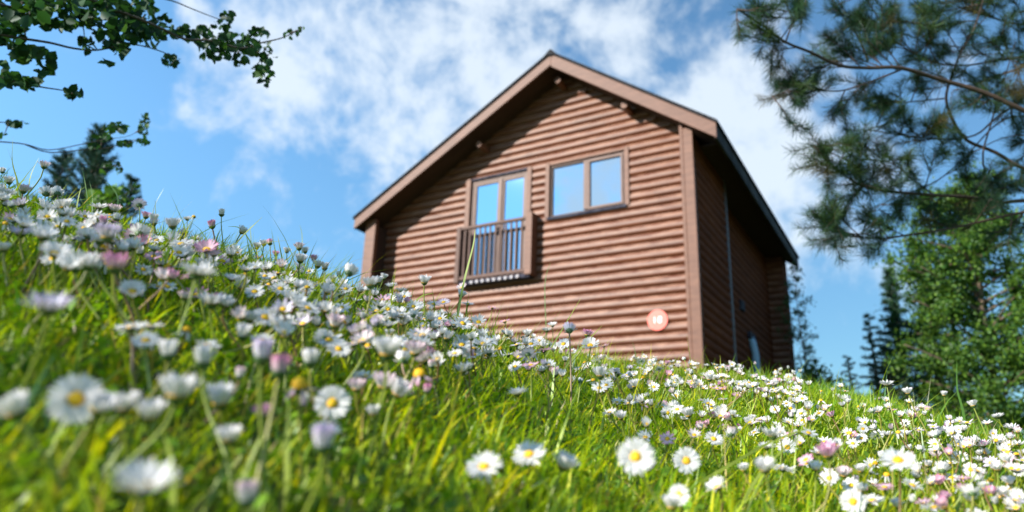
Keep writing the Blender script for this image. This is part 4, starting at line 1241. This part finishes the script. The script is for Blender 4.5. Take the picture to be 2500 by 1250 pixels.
def shoot(src, tip, dens=1150, ln=.056, sub=2):
    bow = Vector((random.gauss(0, .012), random.gauss(0, .012), random.uniform(-.02, .02)))
    P = bez(src, tip, bow, 6)
    pb.tube([p - porg for p in P], [.0030, .0027, .0024, .0022, .0020, .0017, .0012], 5)
    col = random.choices(SHOOT_COL, (5, 4, 3, 1))[0]
    needles(P[2:], dens, ln, col)
    L = (tip - src).length
    for _ in range(sub):
        k = random.randint(2, 5)
        d = ((P[k + 1] - P[k]).normalized() + rand_unit() * .75).normalized()
        l2 = min(.14, .5 * L + .04) * random.uniform(.6, 1.1)
        Q_ = bez(P[k], P[k] + d * l2, Vector((0, 0, -.005)), 4)
        pb.tube([p - porg for p in Q_], [.002, .0018, .0016, .0014, .001], 4)
        needles(Q_[1:], dens, ln, col)
TIPS = [  # px, py, depth: ends of the needled shoots
    (1800, 22, 2.5), (1830, 55, 2.5), (1850, 105, 2.5), (1880, 128, 2.5), (1862, 20, 2.5), (1965, 10, 2.5), (1950, 45, 2.5), (1935, 5, 2.5),
    (1885, 235, 2.6), (1900, 205, 2.6), (1925, 190, 2.6), (1945, 250, 2.6), (1965, 175, 2.65), (1985, 185, 2.65), (1960, 215, 2.6), (2000, 165, 2.65), (2065, 250, 2.7),
    (2030, 20, 2.8), (2060, 60, 2.8), (2090, 30, 2.8), (2010, 80, 2.75), (2110, 95, 2.8), (2070, 110, 2.75), (2040, 120, 2.7), (2140, 115, 2.8), (2170, 70, 2.8), (2120, 50, 2.85),
    (2105, 240, 2.85), (2130, 235, 2.85), (2150, 262, 2.85), (2170, 225, 2.85), (2190, 275, 2.85), (2215, 120, 2.8), (2240, 60, 2.8), (2190, 20, 2.8), (2260, 100, 2.85),
    (2290, 30, 2.8), (2320, 60, 2.8), (2350, 20, 2.9), (2300, 130, 2.9), (2370, 110, 2.9), (2410, 30, 2.9), (2440, 80, 2.9), (2480, 30, 2.9), (2460, 130, 2.9), (2400, 170, 2.9), (2490, 180, 2.9),
    (2250, 170, 2.8), (2340, 190, 2.9), (2430, 210, 2.9), (2490, 240, 3.0), (2380, 210, 2.9), (2260, 215, 2.85), (2280, 10, 2.8), (2150, 10, 2.8),
    (1972, 350, 2.6), (1990, 372, 2.6), (2010, 395, 2.6), (2030, 340, 2.6), (2062, 312, 2.65), (2080, 330, 2.65), (2050, 420, 2.6), (2085, 405, 2.65), (2070, 370, 2.65), (2110, 350, 2.7),
    (2130, 400, 2.7), (2100, 445, 2.7), (2140, 430, 2.7), (2160, 375, 2.75), (2060, 452, 2.65), (2170, 320, 2.75), (2210, 300, 2.8), (2230, 340, 2.8), (2260, 300, 2.8), (2180, 440, 2.75),
    (2215, 400, 2.8), (2200, 520, 2.8), (2240, 500, 2.8), (2120, 520, 2.75), (2080, 490, 2.7), (2150, 545, 2.75), (2250, 530, 2.85), (2290, 385, 2.85), (2300, 310, 2.85), (2335, 375, 2.9),
    (1978, 518, 2.65), (2000, 545, 2.65), (2020, 510, 2.65), (2045, 580, 2.7), (2050, 530, 2.7), (2010, 560, 2.65), (2120, 600, 2.75), (2290, 545, 2.9),
    (2350, 420, 2.9), (2400, 430, 2.95), (2450, 400, 3.0), (2480, 350, 3.0), (2470, 450, 3.0), (2420, 480, 3.0), (2380, 250, 2.9), (2440, 270, 3.0), (2490, 300, 3.0), (2330, 500, 2.95), (2380, 520, 2.95),
    (2490, 560, 3.0), (2440, 570, 3.0), (2490, 420, 3.0), (2560, 100, 3.0), (2600, 200, 3.0), (2580, 300, 3.0), (2600, 400, 3.1), (2650, 60, 3.0), (2570, 480, 3.1), (2700, 250, 3.1), (2660, 560, 3.1),
    (2560, 20, 3.0), (2520, 60, 3.0), (2100, -30, 2.8), (2300, -40, 2.9), (2450, -30, 2.9), (1950, -40, 2.6),
]
for (x, y, dep) in TIPS:
    tip = at(x, y, dep + random.gauss(0, .04))
    cand = sorted(pall, key=lambda p: (p - tip).length)[:14]
    src = max(cand[:10], key=lambda p: p.x)
    if (src - tip).length < .05: src = cand[-1]
    shoot(src, tip, sub=2)
    for _q in range(1 if x < 2100 else 2):
        t2 = at(x + random.gauss(0, 26), y + random.gauss(0, 24), dep + random.gauss(0, .08))
        shoot(min(pall, key=lambda p: (p - t2).length + .3 * random.random()), t2, sub=2)
# upper crown outside the frame
for k in range(26):
    z = 2.6 + random.random() * 2.0; a = random.random() * 6.28
    root = porg + Vector((.04, .02, z)); tip = root + Vector((math.cos(a), math.sin(a), random.uniform(0, .4))) * (1.5 - .25 * (z - 2.6))
    if tip.x < 2.6 and tip.y < 6: continue
    P = bez(root, tip, Vector((0, 0, -.1)), 6)
    pb.tube([p - porg for p in P], [.02, .017, .014, .011, .008, .006, .004], 5)
    for q2 in P[3:]:
        for _ in range(2): shoot(q2, q2 + rand_unit() * .2 + Vector((0, 0, .05)), dens=420, sub=1)
# bare hanging twigs
for (x0, y0, x1, y1, dep) in ((2150, 582, 2250, 560, 2.75), (2180, 470, 2260, 600, 2.8), (2200, 250, 2195, 330, 2.85), (2300, 200, 2240, 330, 2.85)):
    P = bez(at(x0, y0, dep), at(x1, y1, dep), Vector((0, 0, -.07)), 7)
    pb.tube([p - porg for p in P], .0014, 4)
pb.build('branches', M['twig'], pt, smooth=True)
def needle_mesh(P, D, L, C, w):
    n = len(P)
    P = np.array([tuple(p) for p in P]); D = np.array([tuple(p) for p in D]); L = np.array(L)[:, None]; C = np.array([tuple(c) for c in C])
    s = np.cross(D, rng.normal(0, 1, (n, 3))); s /= np.linalg.norm(s, axis=1)[:, None] + 1e-9
    V = np.stack([P - s * w / 2, P + s * w / 2, P + D * L * .6 + s * w * .4, P + D * L, P + D * L * .6 - s * w * .4], 1)
    b0 = np.arange(n)[:, None] * 5
    return np_mesh('needles', V.reshape(-1, 3), [b0 + np.array([[0, 1, 2, 4]]), b0 + np.array([[4, 2, 3]])], np.repeat(C, 5, 0))
link('needles', needle_mesh([p - porg for p in NP], ND, NL, NC, .0014), M['needle'], pt)
print('needles', len(NP))

# ---- trees beyond the crest
def far_leafy(label, name, x, y, hgt, rad, nl, size, cols, trunk_r=.1, crown_lo=.12, group=None, parts=9, lean=(0, 0), sparse=1.0):
    base = Vector((x, y, Hs(x, y)))
    e = empty(name, base)
    tag(e, label, 'tree', group)
    tp = [Vector((lean[0] * t * t, lean[1] * t * t, hgt * .95 * t - .2)) + Vector((.05 * math.sin(5 * t + x), .05 * math.cos(4 * t + y), 0)) for t in [i / 7 for i in range(8)]]
    tb = MB().tube(tp, [trunk_r * (1 - .85 * i / 7) for i in range(8)], 8)
    tb.build('trunk', M['bark'], e, smooth=True)
    bb = MB(); P, D, S2, C2 = [], [], [], []
    nb_ = parts * 4
    for k in range(nb_):
        t = crown_lo + (1 - crown_lo) * (k + random.random()) / nb_
        i = min(int(t * 7), 6); root = tp[i].lerp(tp[i + 1], t * 7 - i)
        env = math.sin(PI * min(max((t - crown_lo) / (1 - crown_lo) * .86 + .12, 0), 1)) ** .7
        a = k * 2.4 + random.gauss(0, .3); L = rad * env * random.uniform(.65, 1.12)
        tip = root + Vector((math.cos(a) * L, math.sin(a) * L, L * random.uniform(.1, .55)))
        path = bez(root, tip, Vector((0, 0, L * .12)), 6)
        bb.tube(path, [trunk_r * .28 * (1 - .85 * j / 6) + .004 for j in range(7)], 5)
        m = int(nl / nb_ * (env + .3))
        subs = [(path[random.randint(2, 6)] + rand_unit() * L * .26) for _ in range(max(3, int(6 * sparse)))]
        for _ in range(m):
            c = random.choice(subs); g_ = rand_unit() * abs(random.gauss(0, rad * (.115 if rad > .8 else .2)))
            P.append(c + g_); D.append(rand_unit() + Vector((0, 0, -.4))); S2.append(size * random.uniform(.6, 1.3))
            C2.append(Vector(random.choice(cols)) * random.uniform(.7, 1.25))
    bb.build('branches', M['bark'], e, smooth=True)
    v, q2, c = leaves_np(np.array([tuple(p) for p in P]), np.array([tuple(p) for p in D]), np.array(S2), np.array([tuple(p) for p in C2]), .1, .36)
    link('crown', np_mesh('crown', v, [q2], c), M['leaf_far'], e)
    return e

def conifer(label, x, y, hgt, rad, nb_=60, col=(.025, .065, .035), dens=34, trunk_r=.08, lo=.08, group='conifers beyond the crest', name='conifer_tree', up=.0):
    base = Vector((x, y, Hs(x, y)))
    e = empty(name, base); tag(e, label, 'tree', group)
    MB().tube([Vector((.02 * i % .05, 0, hgt * i / 6 - .1)) for i in range(7)], [trunk_r * (1 - .9 * i / 6) for i in range(7)], 8).build('trunk', M['bark'], e, smooth=True)
    bb = MB(); P, D, L_, C2 = [], [], [], []
    for k in range(nb_):
        t = lo + (1 - lo) * (k + random.random() * .8) / nb_
        L = rad * (1 - t) ** .8 * random.uniform(.55, 1.15) + .07
        a = k * 2.4 + random.gauss(0, .4)
        root = Vector((0, 0, hgt * t)); tip = root + Vector((math.cos(a) * L, math.sin(a) * L, L * (up + random.uniform(-.15, .3))))
        path = bez(root, tip, Vector((0, 0, -.1 * L)), 5)
        bb.tube(path, [.022 * (1 - t * .7) * (1 - j / 6) + .003 for j in range(6)], 4)
        cc = Vector(col) * random.uniform(.6, 1.4)
        for j in range(1, 6):
            for _ in range(int(dens * (.4 + L / rad))):
                P.append(path[j - 1].lerp(path[j], random.random()) + rand_unit() * .03 * hgt / 4)
                D.append(((tip - root).normalized() * .5 + rand_unit()).normalized()); L_.append(.075 * hgt / 4 * random.uniform(.7, 1.6)); C2.append(cc)
    bb.build('branches', M['bark'], e, smooth=True)
    link('needles', needle_mesh(P, D, L_, C2, .011 * hgt / 4), M['needle'], e)
    return e

def place_far(px, py_base_dist):
    d = ray(px, 900); return d.x * py_base_dist, py_base_dist
def height_to(px, py, y, x):
    return at(px, py, y).z - Hs(x, y)
G1, G2, G3 = (.07, .16, .02), (.035, .10, .02), (.12, .22, .022)
def leafy_at(label, name, px, ytop, dist, radpx, nl, size, cols, **k):
    x, y = place_far(px, dist)
    rad = radpx * dist / F_PX
    return far_leafy(label, name, x, y, height_to(px, ytop, y, x), rad, nl, size, cols, **k)
leafy_at('tall bright green leafy tree filling the right edge behind the pine', 'leafy_tree', 2430, 400, 12.0, 215, 60000, .052, [G1, G2, G3], trunk_r=.09, crown_lo=.04, parts=16)
leafy_at('darker leafy tree between the bright tree and the conifers', 'leafy_tree', 2290, 560, 14.0, 95, 11000, .048, [G2, (.03, .085, .02)], trunk_r=.1, crown_lo=.05, parts=9)
leafy_at('thin sparse young tree just beyond the cabin\'s right corner', 'leafy_tree', 1968, 600, 16.0, 42, 2600, .045, [(.05, .11, .035), (.04, .09, .04)], trunk_r=.03, crown_lo=.1, parts=9, sparse=1.0)
leafy_at('low rounded bush at the foot of the cabin\'s right corner', 'bush', 1985, 862, 13.0, 60, 2600, .05, [G2, (.06, .12, .03)], trunk_r=.04, crown_lo=.03, parts=6)
def con_at(label, px, ytop, dist, radpx, **k):
    x, y = place_far(px, dist)
    return conifer(label, x, y, height_to(px, ytop, y, x), radpx * dist / F_PX, **k)
con_at('tallest dark conifer left of the bright leafy tree', 2202, 660, 15, 95, nb_=90, dens=60)
con_at('slim conifer with thin top left of the tallest one', 2135, 765, 16, 66, nb_=50, dens=34)
con_at('short pointed conifer nearest the cabin', 2072, 868, 15, 42, nb_=44)
con_at('dark conifer partly hidden behind the bright leafy tree', 2290, 700, 17, 95, nb_=90, dens=60)
con_at('bushy conifer low down between slim and tallest ones', 2165, 840, 13, 85, nb_=70, dens=60)
con_at('young bluish pine standing behind the crest at far left', 112, 318, 7.5, 125, nb_=110, dens=60, col=(.03, .075, .05), group=None, name='young_pine', up=.7)
con_at('dark spruce crown left of the young bluish pine', 28, 372, 9, 105, nb_=80, dens=50, col=(.03, .07, .05), group=None, name='young_pine', up=.6)
con_at('small dark conifer top just right of the bluish pine', 225, 430, 8.5, 75, nb_=60, dens=50, col=(.03, .07, .05), group=None, name='young_pine', up=.6)
leafy_at('yellow-green shrub growing before the young bluish pine', 'shrub', 165, 385, 5.5, 95, 900, .07, [(.13, .25, .025), (.08, .17, .02)], trunk_r=.025, crown_lo=.2, parts=5)
